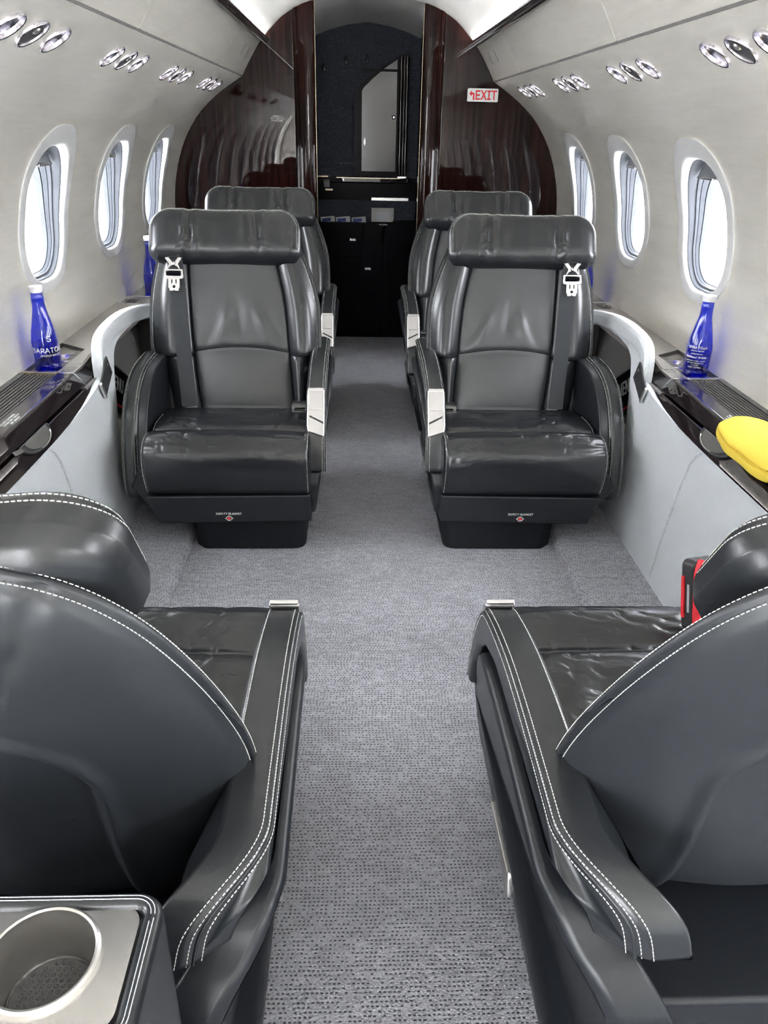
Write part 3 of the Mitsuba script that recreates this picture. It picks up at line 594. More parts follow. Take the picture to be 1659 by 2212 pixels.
def back_panels(seed):
    out = {}
    n = 46
    zt = np.linspace(0, 1, 64)
    def make(xl, xr, z0, z1, fb, nx):
        u = np.linspace(0, 1, nx)[None, :]; v = zt[:, None]
        zz0 = z0(np.zeros(1)) if callable(z0) else z0
        Z = None; X = None
        Zg = v*np.ones_like(u)
        # iterate: the lower edge may depend on x
        Zm = (z0 if not callable(z0) else .588)+(z1-(z0 if not callable(z0) else .588))*Zg if not callable(z1) else None
        if Zm is None: Zm = z0+(.59-z0)*Zg
        Xm = xl(Zm)*(1-u)+xr(Zm)*u
        a = z0(Xm) if callable(z0) else z0; c = z1(Xm) if callable(z1) else z1
        Z = (a+(c-a)*v)*np.ones((len(v), u.shape[1])); X = xl(Z)*(1-u)+xr(Z)*u
        B = fb(u*np.ones_like(v), Z, X, a, c)
        return padm(surf(X, Z, B), surf(X, Z, B*0-.040))
    edge = lambda Z, a, k=.010, w=.010: -k*np.exp(-np.abs(Z-a)/w)
    cr = lambda X, Z, k: k*(fbm(np.stack([X*9, Z*5, Z*0+seed], -1), 3, seed)-.5)
    def f_in(u, Z, X, a, c): return bolster(1-u)+edge(Z, a, .008)+cr(X, Z, .004)
    def f_out(u, Z, X, a, c): return bolster(u)+edge(Z, a, .008)+cr(X, Z, .004)
    def f_mid(u, Z, X, a, c):
        b = .013*np.sin(np.pi*u)**.6-.008*np.exp(-u/.02)-.008*np.exp(-(1-u)/.02)+edge(Z, a, .010, .012)+cr(X, Z, .003)
        for x0, zc, amp, sl in ((.43, .70, .010, .35), (.52, .72, -.011, .1), (.57, .70, .009, -.25), (.62, .655, -.006, -.5), (.37, .66, -.005, .6)):
            d = X-x0-sl*(Z-zc); b = b+amp*np.exp(-(d/.022)**2)*np.exp(-((Z-zc)/.055)**2)
        return b
    out['bolster'] = make(XLf, XAf, .583, 1.02, f_in, 30)
    out['bolster_001'] = make(XBf, XRf, .578, 1.02, f_out, 30)
    out['upper_panel'] = make(XAf, XBf, zarc, 1.02, f_mid, 64)
    def f_lum(u, Z, X, a, c): return .022*np.sin(np.pi*u)**.5*np.sin(np.pi*np.clip((Z-a)/(c-a), .08, .96))**.35-.010*np.exp(-u/.025)-.010*np.exp(-(1-u)/.025)+cr(X, Z, .004)
    out['lumbar_panel'] = make(XAf, XBf, .385, lambda X: zarc(X)-.001, f_lum, 64)
    def f_lb(u, Z, X, a, c): w = 1-u; return bolster(w, .026, .05)+edge(Z, c, .006)
    def f_lb2(u, Z, X, a, c): return bolster(u, .026, .05)+edge(Z, c, .006)
    out['lower_bolster'] = make(LLf, XAf, .385, .582, f_lb, 20)
    out['lower_bolster_001'] = make(XBf, LRf, .385, .576, f_lb2, 24)
    return out
def off_ring(Xs, Zs, off):
    """points on the reclined plane at (x, z) of the front line, moved back by off"""
    return np.stack([Xs, ybase(Zs)+off*.96, Zs-off*.12], 1)
SHL = A([.36, .16], [.285, .22], [.262, .30], [.250, .40], [.236, .47], [.216, .54], [.208, .60], [.213, .70], [.236, .81], [.262, .89], [.292, .955], [.330, 1.003], [.375, 1.032], [.43, 1.045], [.533, 1.050])
SHO = np.vstack([SHL, (SHL*A(-1, 1)+A(1.066, 0))[::-1][1:]])
SHO = resample(chaikin(SHO, 2), 220)
def back_shell():
    c = A(.533, .62); rings = []
    for off, k in ((.038, .90), (.046, .965), (.052, .990), (.058, 1.0), (.065, .997)):
        q = c+(SHO-c)*k; rings.append(off_ring(q[:, 0], q[:, 1], off))
    for k in np.linspace(.985, .02, 56):
        q = c+(SHO-c)*k
        rise = (.078+.085*sm(q[:, 1], .78, .42))*np.clip(1-((k-.0)/.985)**2, 0, 1)**.55
        # recessed inner panel with an arched top
        X, Z = q[:, 0]-.533, q[:, 1]
        half = .145
        d = np.where(Z < .66, half-np.abs(X), half-np.sqrt(X**2+np.clip(Z-.66, 0, None)**2))
        dl = (q[:, 0]-.36)-(1.03-q[:, 1])*.55; on = (q[:, 1] > .86)*(q[:, 0] < .53); dr_ = (1.066-q[:, 0]-.36)-(1.03-q[:, 1])*.55; on2 = (q[:, 1] > .86)*(q[:, 0] > .53)
        rise = rise-.006*(np.exp(-(dl/.004)**2)*on+np.exp(-(dr_/.004)**2)*on2)
        rise = rise-.016*sm(d, -.006, .008)+.010*np.exp(-((d+.014)/.010)**2)+.008*sm(d, .02, .14)
        rings.append(off_ring(q[:, 0], q[:, 1], .064+rise))
    return loft(rings)
def shell_rim():
    z = SHO; sel = z[:, 1] > .545; i = np.where(sel)[0]
    j = np.r_[i[np.argmax(np.diff(i))+1:], i[:np.argmax(np.diff(i))+1]] if np.any(np.diff(i) > 1) else i
    o = []
    c = A(.533, .62)
    for off, k in ((.056, 1.003), (.070, .984)):
        q = c+(SHO[j]-c)*k; o.append(off_ring(q[:, 0], q[:, 1], off))
    return o
HW, HH, HC = .566, .205, A(.561, 3.100, .986)
TH = A(0, math.sin(.50), math.cos(.50)); NH = A(0, -math.cos(.50), math.sin(.50))
def hr_ring(d, n, pts=None):
    o = pts if pts is not None else rrect(HW-2*d, HH-2*d, (max(.088-d, .008), max(.088-d, .008), max(.044-d, .006), max(.044-d, .006)), 14, 26)
    X, t = o[:, 0], o[:, 1]
    nn = n+.020*(np.abs(X)/.283)**2.5
    if n > -.02:
        k = sm(np.abs(X), 0, .02)*0+1
        for x0, a in ((-.142, .009), (-.120, -.009), (-.100, .006), (.152, .010), (.130, -.010), (.108, .007), (.02, -.003), (-.05, .003), (.205, .003)):
            w = .009 if abs(a) > .005 else .02
            nn = nn+a*np.exp(-((X-x0-.06*t)/w)**2)*np.clip(n/.05+.1, 0, 1)
    return HC+X[:, None]*A(1, 0, 0)+t[:, None]*TH+np.atleast_1d(nn)[:, None]*NH
def headrest():
    rings = []; D = .080
    for a in np.linspace(0, 1, 22)[::-1]: rings.append(hr_ring(D*a, -.050*math.sqrt(max(0, 1-(1-a)**2.2))-.004 if a > 0 else -.004))
    for a in np.linspace(0, 1, 34): rings.append(hr_ring(D*a, .062*math.sqrt(max(0, 1-(1-a)**2.4))))
    v, f = loft(rings, cap=(False, False)); n = len(rings[0]); o = rrect(HW-2*D, HH-2*D, (max(.088-D, .008), max(.088-D, .008), max(.044-D, .006), max(.044-D, .006)), 14, 26)
    pg = Polygon(o); gx, gy = np.meshgrid(np.arange(-.21, .211, .008), np.arange(-.03, .031, .0075)); g = np.stack([gx.ravel(), gy.ravel()], 1)
    g = g[shapely.contains_xy(pg.buffer(-.003), g[:, 0], g[:, 1])]; pts = np.vstack([o, g]); c = Delaunay(pts).simplices
    m = pts[c].mean(1); c = c[shapely.contains_xy(pg, m[:, 0], m[:, 1])]
    e1, e2 = pts[c[:, 1]]-pts[c[:, 0]], pts[c[:, 2]]-pts[c[:, 0]]; ar = e1[:, 0]*e2[:, 1]-e1[:, 1]*e2[:, 0]; c = np.where((ar < 0)[:, None], c[:, ::-1], c)[np.abs(ar) > 1e-10]
    back, front = hr_ring(0, -.054, g), hr_ring(0, .062, g); N = len(v); v = np.vstack([v, back, front]); k = (len(rings)-1)*n
    return fixn((v, np.vstack([f, np.where(c < n, c+k, c-n+N+len(g)), np.where(c < n, c, c-n+N)[:, ::-1]])))
def headrest_stitch():
    o = []
    for a in (.075, .18):
        r = hr_ring(.080*a, .062*math.sqrt(1-(1-a)**2.4)+.0006); t = (r-HC) @ TH
        n = len(r); i0 = np.argmin(np.where((r[:, 0] > .561), np.abs(t+.05), 9)); idx = (np.arange(n)+i0) % n; p = r[idx]; t = (p-HC) @ TH
        keep = np.where(t > -.06)[0]; cut = np.argmax(np.diff(keep) > 1)
        p = p[:keep[cut]+1] if np.any(np.diff(keep) > 1) else p[keep]
        o.append(p)
    return o
CU = A([2.418, .236], [2.392, .270], [2.377, .320], [2.376, .360], [2.386, .398], [2.412, .425], [2.450, .436], [2.495, .432], [2.530, .420], [2.548, .412], [2.556, .410], [2.566, .414], [2.60, .424], [2.68, .422], [2.78, .410], [2.86, .396], [2.94, .372])
def cushion(seed):
    top = resample(chaikin(CU, 2, False), 110, False); n = len(top)
    bot = A([2.94, .30], [2.44, .25]); xs = np.r_[np.linspace(.225, .245, 8), np.linspace(.25, .76, 96), np.linspace(.765, .785, 8)]
    cen = A(2.62, .34); rings = []
    for x in xs:
        e = min(x-.225, .785-x); rr = .020; sh = rr-math.sqrt(max(0, rr*rr-(rr-min(e, rr))**2))
        d = inset(np.vstack([top, bot]), 0)
        t = np.gradient(top, axis=0); t /= np.linalg.norm(t, axis=1, keepdims=True); nrm = np.stack([-t[:, 1], t[:, 0]], 1)
        nrm = -nrm if nrm[n//2, 1] > 0 else nrm
        s_ = np.linspace(0, 1, n); p = top.copy()
        crown = .010*(1-((x-.505)/.28)**4)*np.sin(np.pi*np.clip(s_*1.1, 0, 1))
        q = np.stack([np.full(n, x*7), top[:, 0]*24, top[:, 1]*24], 1)
        cr = np.abs(noise(q+A(seed, 0, 0), 3)-.5); cr2 = np.abs(noise(q*1.9+A(seed, 5, 0), 4)-.5)
        wr = -.0030*np.exp(-(cr/.035)**2)-.0022*np.exp(-(cr2/.035)**2)+.004*(fbm(q*.5, 3, 8)-.5)
        wr = wr*sm(s_, .12, .3)
        back = -.012*np.exp(-((x-.42)/.05)**2-((top[:, 0]-2.72)/.07)**2)+.008*np.exp(-((x-.58)/.06)**2-((top[:, 0]-2.70)/.05)**2)
        seam = -.012*np.exp(-((top[:, 0]-2.556)/.008)**2)*(top[:, 1] > .38)
        h = crown+wr+back+seam-sh
        ring = np.vstack([p-nrm*h[:, None]*1.0, bot+A([-sh, sh], [sh, sh])])
        rings.append(np.hstack([np.full((len(ring), 1), x), ring]))
    return loft(rings)
def cushion_line(x, h):
    top = resample(chaikin(CU, 2, False), 110, False); t = np.gradient(top, axis=0); t /= np.linalg.norm(t, axis=1, keepdims=True); nrm = np.stack([-t[:, 1], t[:, 0]], 1)
    nrm = -nrm if nrm[55, 1] > 0 else nrm
    p = top-nrm*h; return np.hstack([np.full((len(p), 1), x), p])[2:80]
OA = chaikin(A([3.02, .590], [2.84, .592], [2.74, .582], [2.655, .552], [2.585, .495], [2.530, .410], [2.497, .310], [2.478, .215], [2.52, .16], [2.70, .15], [3.02, .16]), 3)
AP_top = chaikin(A([3.27, .500], [3.262, .555], [3.22, .590], [3.14, .600], [2.86, .600], [2.72, .580], [2.628, .558], [2.590, .545], [2.560, .515], [2.512, .440], [2.486, .370], [2.472, .298]), 2, False)
AP = np.vstack([AP_top, A([2.515, .300], [2.540, .38], [2.580, .445], [2.640, .492], [2.74, .522], [2.90, .532], [3.18, .532], [3.215, .518], [3.228, .49])])
PNL = chaikin(A([2.468, .292], [2.458, .130], [2.60, .122], [3.28, .122], [3.30, .40], [3.27, .46], [3.236, .484], [3.216, .51], [3.18, .523], [2.90, .523], [2.745, .513], [2.648, .484], [2.592, .438], [2.552, .378], [2.525, .294]), 1)
BACK = ('bolster', 'bolster_001', 'upper_panel', 'lumbar_panel', 'lower_bolster', 'lower_bolster_001', 'back_shell', 'headrest', 'shoulder_belt', 'belt_tongue')
HSH = {-1: A(.024, -.004, -.014), 1: A(.046, -.012, -.034)}
def bend(v, lean=False):
    v = v.copy(); v[:, 0] += (3.0 if lean else 5.5)*np.clip(v[:, 1]-3.14, 0, None)**2
    if lean: v[:, 0] += .055*np.clip((.5-v[:, 2])/.38, 0, 1)
    return v
def seat(key, s, t, y0, seed, label, group):
    def place(m):
        v, f = m; w = np.stack([s*v[:, 0], y0+t*v[:, 1], v[:, 2]], 1)
        return w, (f if s*t > 0 else f[:, ::-1])
    def slim(v):       # the backs seen from behind keep a thin front edge
        yb_ = ybase(v[:, 2]); z = v[:, 2]
        return np.stack([v[:, 0]+.006, yb_+(v[:, 1]-yb_)*.35+.030, np.where(z > .57, .57+(z-.57)*.80, z)], 1)
    def recline(v):
        if t > 0: return v
        a = math.radians(-5.); y, z = v[:, 1]-2.90, v[:, 2]-.42; c, q = math.cos(a), math.sin(a)
        return np.stack([v[:, 0], 2.90+c*y-q*z, .42+q*y+c*z], 1)
    def S(part, m, mt, sm_=40):
        if t < 0 and part in BACK[:6]: m = (slim(m[0]), m[1])
        if part.split('__')[0] in BACK: m = (recline(m[0]), m[1])
        if part == 'headrest' and t < 0: m = (m[0]+HSH[s], m[1])
        if part in ('armrest_001', 'armrest_001__side_panel'): m = (bend(m[0], part != 'armrest_001'), m[1])
        return put(f'{key}__{part}', place(m), mt, sm_)
    for p, m in back_panels(seed).items(): S(p, m, 'm_leather_perf' if p in ('upper_panel', 'lumbar_panel') else 'm_leather_smooth', 50)
    S('back_shell', back_shell(), 'm_shell_back', 50)
    S('headrest', headrest(), 'm_leather_smooth', 60)
    S('seat_cushion', cushion(seed), 'm_leather', 50)
    S('kick_panel', slab(resample(A([.225, .138], [.748, .126], [.788, .230], [.225, .238]), 120), 2.408, 2.46, .006, 3, 'y'), 'm_shell')
    S('base_shroud', slab(resample(A([.246, .122], [.745, .122], [.80, .165], [.850, .235], [.820, .30], [.79, .31], [.70, .30], [.246, .30]), 160), 2.47, 3.20, .010, 3, 'y'), 'm_shell')
    po = resample(chaikin(A([.25, 2.54], [.25, 2.49], [.268, 2.462], [.31, 2.457], [.50, 2.457], [.645, 2.457], [.646, 2.60], [.646, 3.05], [.25, 3.05]), 1), 120)
    S('plinth', slab(po, 0.001, .135, .003, 2, 'z'), 'm_plinth')
    # outboard arm
    S('armrest', slab(OA, .822, .882, .022, 5, 'x', 170), 'm_leather_smooth', 50)
    S('armrest__inner_pad', slab(inset(resample(OA, 170), .009), .792, .826, .006, 3, 'x'), 'm_shell', 40)
    # aisle arm: leather pad over a hard side panel, metal latch at its tip
    S('armrest_001', slab(AP, .174, .243, .012, 4, 'x', 220), 'm_leather_smooth', 50)
    S('armrest_001__side_panel', slab(PNL, .160, .238, .014, 4, 'x', 200), 'm_shell', 50)
    S('armrest_001__track_handle', slab(resample(A([2.72, .170], [2.90, .135], [2.915, .142], [2.90, .185]), 60), .200, .212, .003, 2, 'x'), 'm_steel')
    a, b = A(.208, 2.592, .548), A(.208, 2.503, .430); d = (b-a)/np.linalg.norm(b-a); N = np.cross(A(1, 0, 0), d); N = N if N[1] < 0 else -N; Wx = A(1, 0, 0)
    def on(o2, t0, t1, bev=.0015):
        v, f = slab(o2, t0, t1, bev, 2, 'z'); return fixn((a+v[:, :1]*Wx+v[:, 1:2]*d+v[:, 2:]*N, f))
    Lh = np.linalg.norm(b-a)
    po = resample(A([-.029, -.004], [.029, -.004], [.031, Lh*.82], [.027, Lh*.98], [-.029, Lh+.016], [-.031, Lh]), 90)
    S('armrest_001__latch', on(po, .0005, .010, .004), 'm_silver')
    S('armrest_001__paddle', on(rrect(.046, .058, .005)+A(.0, .040), .0095, .0125, .001), 'm_silver')
    S('armrest_001__latch_slot', on(resample(A([-.027, .112], [.020, .088], [.022, .094], [-.026, .119]), 60), .0095, .0106, .0), 'm_blackmetal')
    S('armrest_001__latch_cap', on(rrect(.054, .012, .003)+A(0, -.005), .004, .0125, .002), 'm_silver')
    # shoulder belt hanging over the outboard bolster
    zz = np.linspace(.945, .405, 40); bx = np.interp(zz, [.405, .6, .945], [.704, .722, .748])
    w = (bx-XBf(zz))/(XRf(np.clip(zz, .57, 1.02))-XBf(zz)); fr = np.clip(bolster(np.clip(w, 0, 1)), 0, None)
    fr = np.convolve(np.pad(fr, 5, 'edge'), np.ones(11)/11, 'valid')+.014
    p = np.stack([bx, ybase(zz)-fr, zz], 1)
    S('shoulder_belt', ribbon(p, A(.985, -.17, 0), A(-.16, -.93, .3), .056, .0022), 'm_belt', False)
    # belt tongue: hook, frame with a bar, perforated blade
    c = A(.748, ybase(.865)-.052, .865); ux, ut, un = A(1, 0, 0), A(0, .339, .941), A(0, -.941, .339)
    def plate(poly, t0, t1): v, f = poly_slab(poly, t0, t1, 'z'); return fixn((c+v[:, :1]*ux+v[:, 1:2]*ut+v[:, 2:]*un, f))
    blade = Polygon(A([-.021, -.012], [.021, -.012], [.021, -.046], [.017, -.050], [.017, -.057], [.003, -.057], [0, -.052], [-.003, -.057], [-.017, -.057], [-.017, -.050], [-.021, -.046]))
    blade = blade.difference(Point(0, -.042).buffer(.0052)).difference(shapely.box(-.010, -.030, -.006, -.016)).difference(shapely.box(.006, -.030, .010, -.016))
    fr_ = Polygon(A([-.034, .020], [.034, .020], [.036, -.008], [.032, -.014], [-.032, -.014], [-.036, -.008])).difference(shapely.box(-.027, -.004, .027, .015))
    hook = Polygon(A([-.022, .020], [-.026, .016], [-.016, .040], [-.032, .062], [-.018, .064], [-.006, .048], [.006, .048], [.018, .064], [.032, .062], [.016, .040], [.026, .016], [.022, .020], [.012, .032], [0, .036], [-.012, .032]))
    S('belt_tongue', join([plate(blade, 0, .003), plate(fr_, -.001, .007), plate(hook, .0, .005)]), 'm_silver', False)
    S('belt_tongue__bar', fixn((lambda m: (m[0], m[1]))(tube([c-.027*ux+.006*ut+.003*un, c+.027*ux+.006*ut+.003*un], .007, 12))), 'm_black', 60)
    S('belt_tongue__pin', (lambda m: m)(lathe([(0, .009), (.006, .008), (.009, .004), (.009, -.001), (0, -.001)], 20, c+.042*ut, un)), 'm_chrome')
    # lap buckle lying beside the aisle arm
    S('lap_buckle', join([box(.250, .312, 2.835, 2.872, .404, .424, .003), box(.250, .310, 2.822, 2.836, .410, .420, .002)]), 'm_blackmetal', False)
    S('lap_buckle__clasp', poly_slab(shapely.box(.252, .400, .313, .424).difference(shapely.box(.262, .407, .302, .415)), 2.812, 2.822, 'y'), 'm_silver', False)
    # thread
    st = []
    for fx, sg in ((XLf, 1), (XRf, -1)):
        z_ = np.linspace(.592, .925, 60)
        for dd, bb in ((.004, -.052), (.014, -.026)):
            if t > 0: st.append(stitch(recline(surf(fx(z_)+sg*dd, z_, np.full(60, bb)+.0012))))
    for p in headrest_stitch(): st.append(stitch(recline(p)+(HSH[s] if t < 0 else 0)))
    for x, h in ((.2325, .008), (.2415, .0105), (.7765, .0085)): st.append(stitch(cushion_line(x, -.0015-h*.0)))
    oa = resample(OA, 170); sel = (oa[:, 1] > .19) & (oa[:, 0] < 2.95); i = np.where(sel)[0]; cut = np.where(np.diff(i) > 1)[0]
    i = np.r_[i[cut[0]+1:], i[:cut[0]+1]] if len(cut) else i
    for x, d in ((.8265, .0095), (.834, .0035), (.872, .0035), (.8785, .0095)):
        q = inset(oa, d-.0012)[i]; st.append(stitch(np.hstack([np.full((len(q), 1), x), q])))
    ap = resample(AP_top, 90, False)
    tt = np.gradient(ap, axis=0); tt /= np.linalg.norm(tt, axis=1, keepdims=True); nn = np.stack([-tt[:, 1], tt[:, 0]], 1); nn = nn if nn[40, 1] > 0 else -nn
    for x, d in ((.1735, -.0115), (.1785, -.0030), (.1860, .0010), (.2335, .0010)):
        q = ap+nn*d; q = q[q[:, 0] < 3.03] if (t < 0 and x > .23) else q; st.append(stitch(bend(np.hstack([np.full((len(q), 1), x), q]))))
    if t < 0:
        for p in shell_rim(): st.append(stitch(recline(p)))
    k = S('stitching', join(st), 'm_stitch', False); stuff(k, 'off-white thread stitching')
    # piping between the two thread rows of the aisle arm
    q = ap+nn*(-.006); S('armrest_001__piping', tube(bend(np.hstack([np.full((len(q), 1), .1757), q])), .0022, 6), 'm_leather_smooth', 60)
    if t > 0:
        def txt(tx, h, x, z):
            v, f = text_on(tx, h, .0006, True); v[:, 0] -= (v[:, 0].max()+v[:, 0].min())/2
            return np.stack([s*x+v[:, 0], y0+2.4078-v[:, 2], z+v[:, 1]], 1), f
        put(f'{key}__lettering', txt('SAFETY BLANKET', .0075, .508, .163), 'm_paper', False)
        cx, cz = s*.508, .149
        di_ = aff.translate(Polygon(A([-.014, 0], [-.004, .009], [.004, .009], [.014, 0], [.004, -.009], [-.004, -.009])), cx, cz); ci = aff.translate(aff.scale(Polygon(A([-.009, 0], [0, .008], [.009, 0], [0, -.008])), 1, 1), cx, cz)
        put(f'{key}__emblem_border', poly_slab(di_.difference(aff.scale(di_, .75, .75)), y0+2.4070, y0+2.4082, 'y'), 'm_paper', False)
        put(f'{key}__emblem', poly_slab(ci.buffer(-.0015), y0+2.4072, y0+2.4082, 'y'), 'm_red', False)
    tag(key, label, 'seat', group)
ROW = 1.19
YN = 3.84
seat('cabin_seat', -1, 1, 0, 1, 'black leather seat facing the viewer on the left, in front, with shoulder belt', 'cabin seats')
seat('cabin_seat_001', 1, 1, 0, 2, 'black leather seat facing the viewer on the right, in front, with shoulder belt', 'cabin seats')
seat('cabin_seat_002', -1, 1, ROW, 3, 'black leather seat half hidden behind the left front-facing seat, before the bulkhead', 'cabin seats')
seat('cabin_seat_003', 1, 1, ROW, 4, 'black leather seat half hidden behind the right front-facing seat, before the bulkhead', 'cabin seats')
seat('cabin_seat_004', -1, -1, YN, 5, 'black leather seat seen from behind at the lower left, beside the steel cup holder', 'cabin seats')
seat('cabin_seat_005', 1, -1, YN, 6, 'black leather seat seen from behind at the lower right, with the red strapped device', 'cabin seats')

# ------------------------------------------------------------------ blue water bottles
BP = [(0, .004), (.034, .002), (.0395, .006), (.0405, .014), (.0405, .100), (.0400, .112), (.0385, .126), (.0350, .146), (.0302, .166), (.0258, .184), (.0218, .202), (.0190, .219), (.0180, .232), (.0182, .240), (.0190, .244), (.0190, .249), (.0172, .252), (.0172, .262), (0, .262)]
for i, (s, x, y) in enumerate(bottles):
    key = 'water_bottle' if i == 0 else f'water_bottle_{i:03d}'; zb_ = TOP-.030; sc = 1.04
    prof = [(r*sc, h*sc) for r, h in BP]
    q = A(*prof); dd = np.r_[0, np.cumsum(np.linalg.norm(np.diff(q, axis=0), axis=1))]
    put(f'{key}__glass', lathe(prof, 56, (s*x, y, zb_)), 'm_blueglass', 40)
    put(f'{key}__water', lathe([(0, .008)]+[(max(r*sc-.003, 0), h*sc) for r, h in BP if .012 < h < .12]+[(0, .118*sc)], 48, (s*x, y, zb_)), 'm_bluewater', 40)
    put(f'{key}__cap', lathe([(0, .250*sc+.0125), (.0178, .250*sc+.0125), (.0212, .250*sc+.0125), (.0216, .250*sc+.016), (.0216, .277*sc), (.0205, .280*sc), (0, .280*sc)], 40, (s*x, y, zb_+.0005)), 'm_cap', 40)
    rr = lambda h: np.interp(h, [p[1] for p in prof[1:]], [p[0] for p in prof[1:]])
    front = (s < 0)
    lines = [('S', .018, .118), ('SARATOGA', .0155, .084), ('SPRING WATER', .0065, .072)] if front else [('SARATOGA', .0085, .118), ('SPRING WATER', .004, .110), ('A Perfectly', .005, .100), ('Refined Water', .0075, .088), ('NATURAL SPRING WATER', .0036, .078), ('BOTTLED IN THE USA', .0036, .071), ('12 FL OZ', .0036, .064), ('PLEASE RECYCLE', .0036, .057)]
    tv = []
    yaw0 = math.atan2(-y, -s*x)+(.28 if front else -.12)
    for tx, h, zc in lines:
        v, f = text_on(tx, h, .0006, True); v[:, 0] -= (v[:, 0].max()+v[:, 0].min())/2
        zz = zc*sc+v[:, 1]; R = rr(zz)+.0004+v[:, 2]; an = yaw0+v[:, 0]/.041
        tv.append((np.stack([s*x+R*np.cos(an), y+R*np.sin(an), zb_+zz], 1), f))
    if i in (0, 2): put(f'{key}__lettering', join(tv), 'm_white', False)
    tag(key, ('blue glass water bottle with white cap in the left ledge cup holder, fully visible', 'blue glass water bottle mostly hidden behind the headrest, near the third left window',
              'blue glass water bottle with white cap in the right ledge cup holder, fully visible', 'blue glass water bottle almost hidden behind the right front-facing seat')[i], 'bottle', 'blue water bottles')

# ------------------------------------------------------------------ folded yellow cloth over the right ledge
def cloth():
    n, m = 70, 120; rings = []
    for i in range(n):
        u = i/(n-1); y = 1.64+.36*u
        half = .085*(1-.30*sm(np.array(u), .55, 1.0))*(1 if u > 0 else 1); cx = .972+.02*(1-u)
        e = 1-abs(2*u-1)**7; th = np.linspace(0, 2*np.pi, m, endpoint=False)
        w = half*e**.25*np.sign(np.cos(th))*np.abs(np.cos(th))**.45; h = .026*(1-.3*u)*max(e, .02)**.3*np.sign(np.sin(th))*np.abs(np.sin(th))**.5
        h = h-.007*np.exp(-((th-np.pi*1.0)/.16)**2)*0
        x = cx+w; drape = -.45*np.clip(.972-x, 0, None)
        z = TOP+.028+h+drape
        groove = .010*np.exp(-((th-np.pi*.93)/.10)**2); x = x+groove
        rings.append(np.stack([x, np.full(m, y), z], 1))
    v, f = loft(rings); v = v+ (fbm(v*A(11, 11, 11), 2, 5)-.5)[:, None]*A(.008, .004, .008)
    return v, f
put('cleaning_cloth', cloth(), 'm_yellow', 60)
tag('cleaning_cloth', 'folded bright yellow cloth lying over the edge of the right side ledge', 'cloth')

# ------------------------------------------------------------------ black and red strapped device on the near right seat
g = 'handheld_device'
def dev(m):
    v, f = m; a = math.radians(-16); v = v.copy(); y, z = v[:, 1].copy(), v[:, 2].copy()
    v[:, 1] = math.cos(a)*y-math.sin(a)*z; v[:, 2] = math.sin(a)*y+math.cos(a)*z
    b = math.radians(14); x, y = v[:, 0].copy(), v[:, 1].copy(); v[:, 0] = math.cos(b)*x-math.sin(b)*y; v[:, 1] = math.sin(b)*x+math.cos(b)*y
    return v+A(.660, 1.325, .441), f
put(f'{g}__case', dev(slab(rrect(.085, .155, .014)+A(0, .0775), -.019, .019, .006, 3, 'y')), 'm_rubber', 40)
put(f'{g}__side_stripe', dev(slab(rrect(.009, .090, .003)+A(.009, .075), -.046, -.0415, .001, 2, 'x')), 'm_red', 40)
put(f'{g}__label', dev(box(-.0435, -.0425, -.010, -.003, .045, .105)), 'm_shade', False)
put(f'{g}__bumper', dev(slab(rrect(.070, .052, .012)+A(-.006, .032), -.027, -.018, .003, 2, 'y')), 'm_red', 40)
put(f'{g}__strap', dev(tube(chaikin(A([-.02, -.020, .155], [-.036, -.028, .130], [-.040, -.034, .08], [-.044, -.036, .04], [-.044, -.044, .018], [-.018, -.060, .006], [.02, -.075, .008], [.06, -.085, .008]), 2, False), .010, 10)), 'm_red', 60)
put(f'{g}__strap_tag', dev(box(.0, .02, -.092, -.070, .016, .019)), 'm_white', False)
tag(g, 'black rugged device with red strap standing on the lower right seat cushion', 'device')

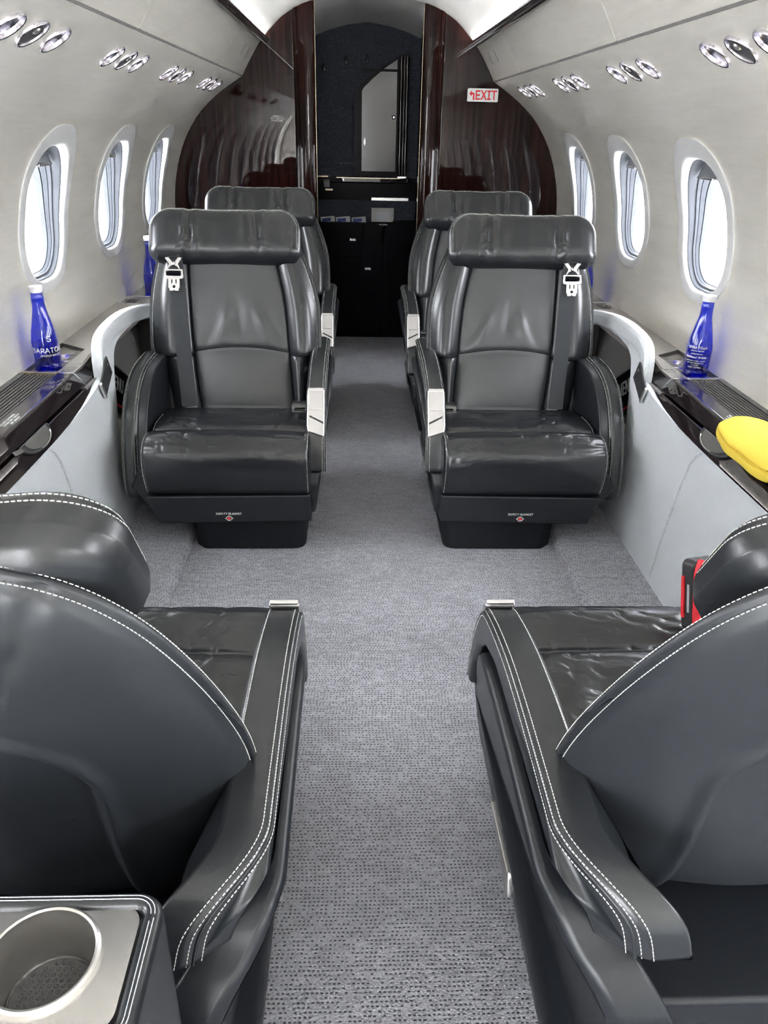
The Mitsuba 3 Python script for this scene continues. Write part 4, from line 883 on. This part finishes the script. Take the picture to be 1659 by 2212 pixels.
# ------------------------------------------------------------------ booklets in the arched pockets
for i, s in enumerate((-1, 1)):
    k = 'menu_box' if i == 0 else 'menu_box_001'
    def bk(m, s=s):
        v, f = m; v = v.copy(); a = math.radians(-30); y, z = v[:, 1].copy(), v[:, 2].copy()
        v[:, 1] = math.cos(a)*y-math.sin(a)*z; v[:, 2] = math.sin(a)*y+math.cos(a)*z
        v = v+A(.975, 2.86, .465); return (v, f) if s > 0 else (v*A(-1, 1, 1), f[:, ::-1])
    put(f'{k}__cover', bk(box(.0, .035, -.17, .17, -.085, .085, .002)), 'm_black', False)
    put(f'{k}__page_edge', bk(box(.002, .033, -.165, .165, .085, .090)), 'm_steel', False)
    v, f = text_on('MENU', .050, .001, True); w = v[:, 0].max(); v[:, 0] = (v[:, 0]-w/2)*.8
    P = np.stack([-v[:, 2], -v[:, 0] if s > 0 else v[:, 0], v[:, 1]+.0], 1); put(f'{k}__lettering', bk((P, f)), 'm_white', False)
    put(f'{k}__band', bk(box(-.001, .0, -.12, .16, -.060, -.050)), 'm_red', False)
    tag(k, f'black printed box tilted in the arched side pocket beside the {"left" if s < 0 else "right"} front-facing seat', 'box', 'boxes in the side pockets')

# ------------------------------------------------------------------ console with the steel cup holder, lower left corner
g = 'cup_holder_console'; zc = .720
co = rrect(.46, .145, .026, 10, 8)+A(-.480, .432)
put(f'{g}__body', poly_slab(Polygon(co).difference(Point(-.346, .440).buffer(.0465, 40)), .002, zc-.010, 'z'), 'm_leather_smooth', 40)
rim = Polygon(co); po_ = rrect(.40, .108, .016, 10, 8)+A(-.474, .434); hc = A(-.346, .440)
put(f'{g}__rim', loft([np.hstack([inset(co, d), np.full((len(co), 1), zc+h)]) for d, h in ((0, -.012), (0, -.004), (.003, .001), (.007, .003), (.012, .003), (.016, .000), (.018, -.006))], cap=(False, False)), 'm_leather_smooth', 50)
put(f'{g}__plate', poly_slab(Polygon(po_).buffer(.004).difference(Point(*hc).buffer(.0455, 40)), zc-.009, zc-.003, 'z'), 'm_steel', False)
put(f'{g}__cup', lathe([(.0, -.058), (.0375, -.058), (.040, -.055), (.0452, -.004), (.0452, .0015), (.0475, .0025), (.0500, .0005), (.0500, -.004), (.0462, -.006), (.0415, -.059), (0, -.061)], 64, (hc[0], hc[1], zc)), 'm_steel', 40)
bm = []
for a in range(-6, 7):
    for b in range(-6, 7):
        x, y = (a+.5*(b % 2))*.0062, b*.0054
        if math.hypot(x, y) < .034: bm.append(lathe([(0, .0016), (.0014, .0012), (.0024, 0)], 6, (hc[0]+x, hc[1]+y, zc-.0568)))
k = put(f'{g}__cup_mat', join([lathe([(0, -.0580), (.0372, -.0580), (.0372, -.0568), (0, -.0568)], 40, (hc[0], hc[1], zc))]+bm), 'm_rubber', 40); labels[k] = {'label': 'black dimpled mat in the cup'}
st = [stitch(np.hstack([q, np.full((len(q), 1), zc+.0032)]), 0.005, .0047, .0006) for q in (resample(inset(co, .0065), 300), resample(inset(co, .0100), 300))]
k = put(f'{g}__stitching', join(st), 'm_shade', False); stuff(k, 'thread around the steel plate')
tag(g, 'black leather console topped with a brushed steel plate and round cup holder', 'console')
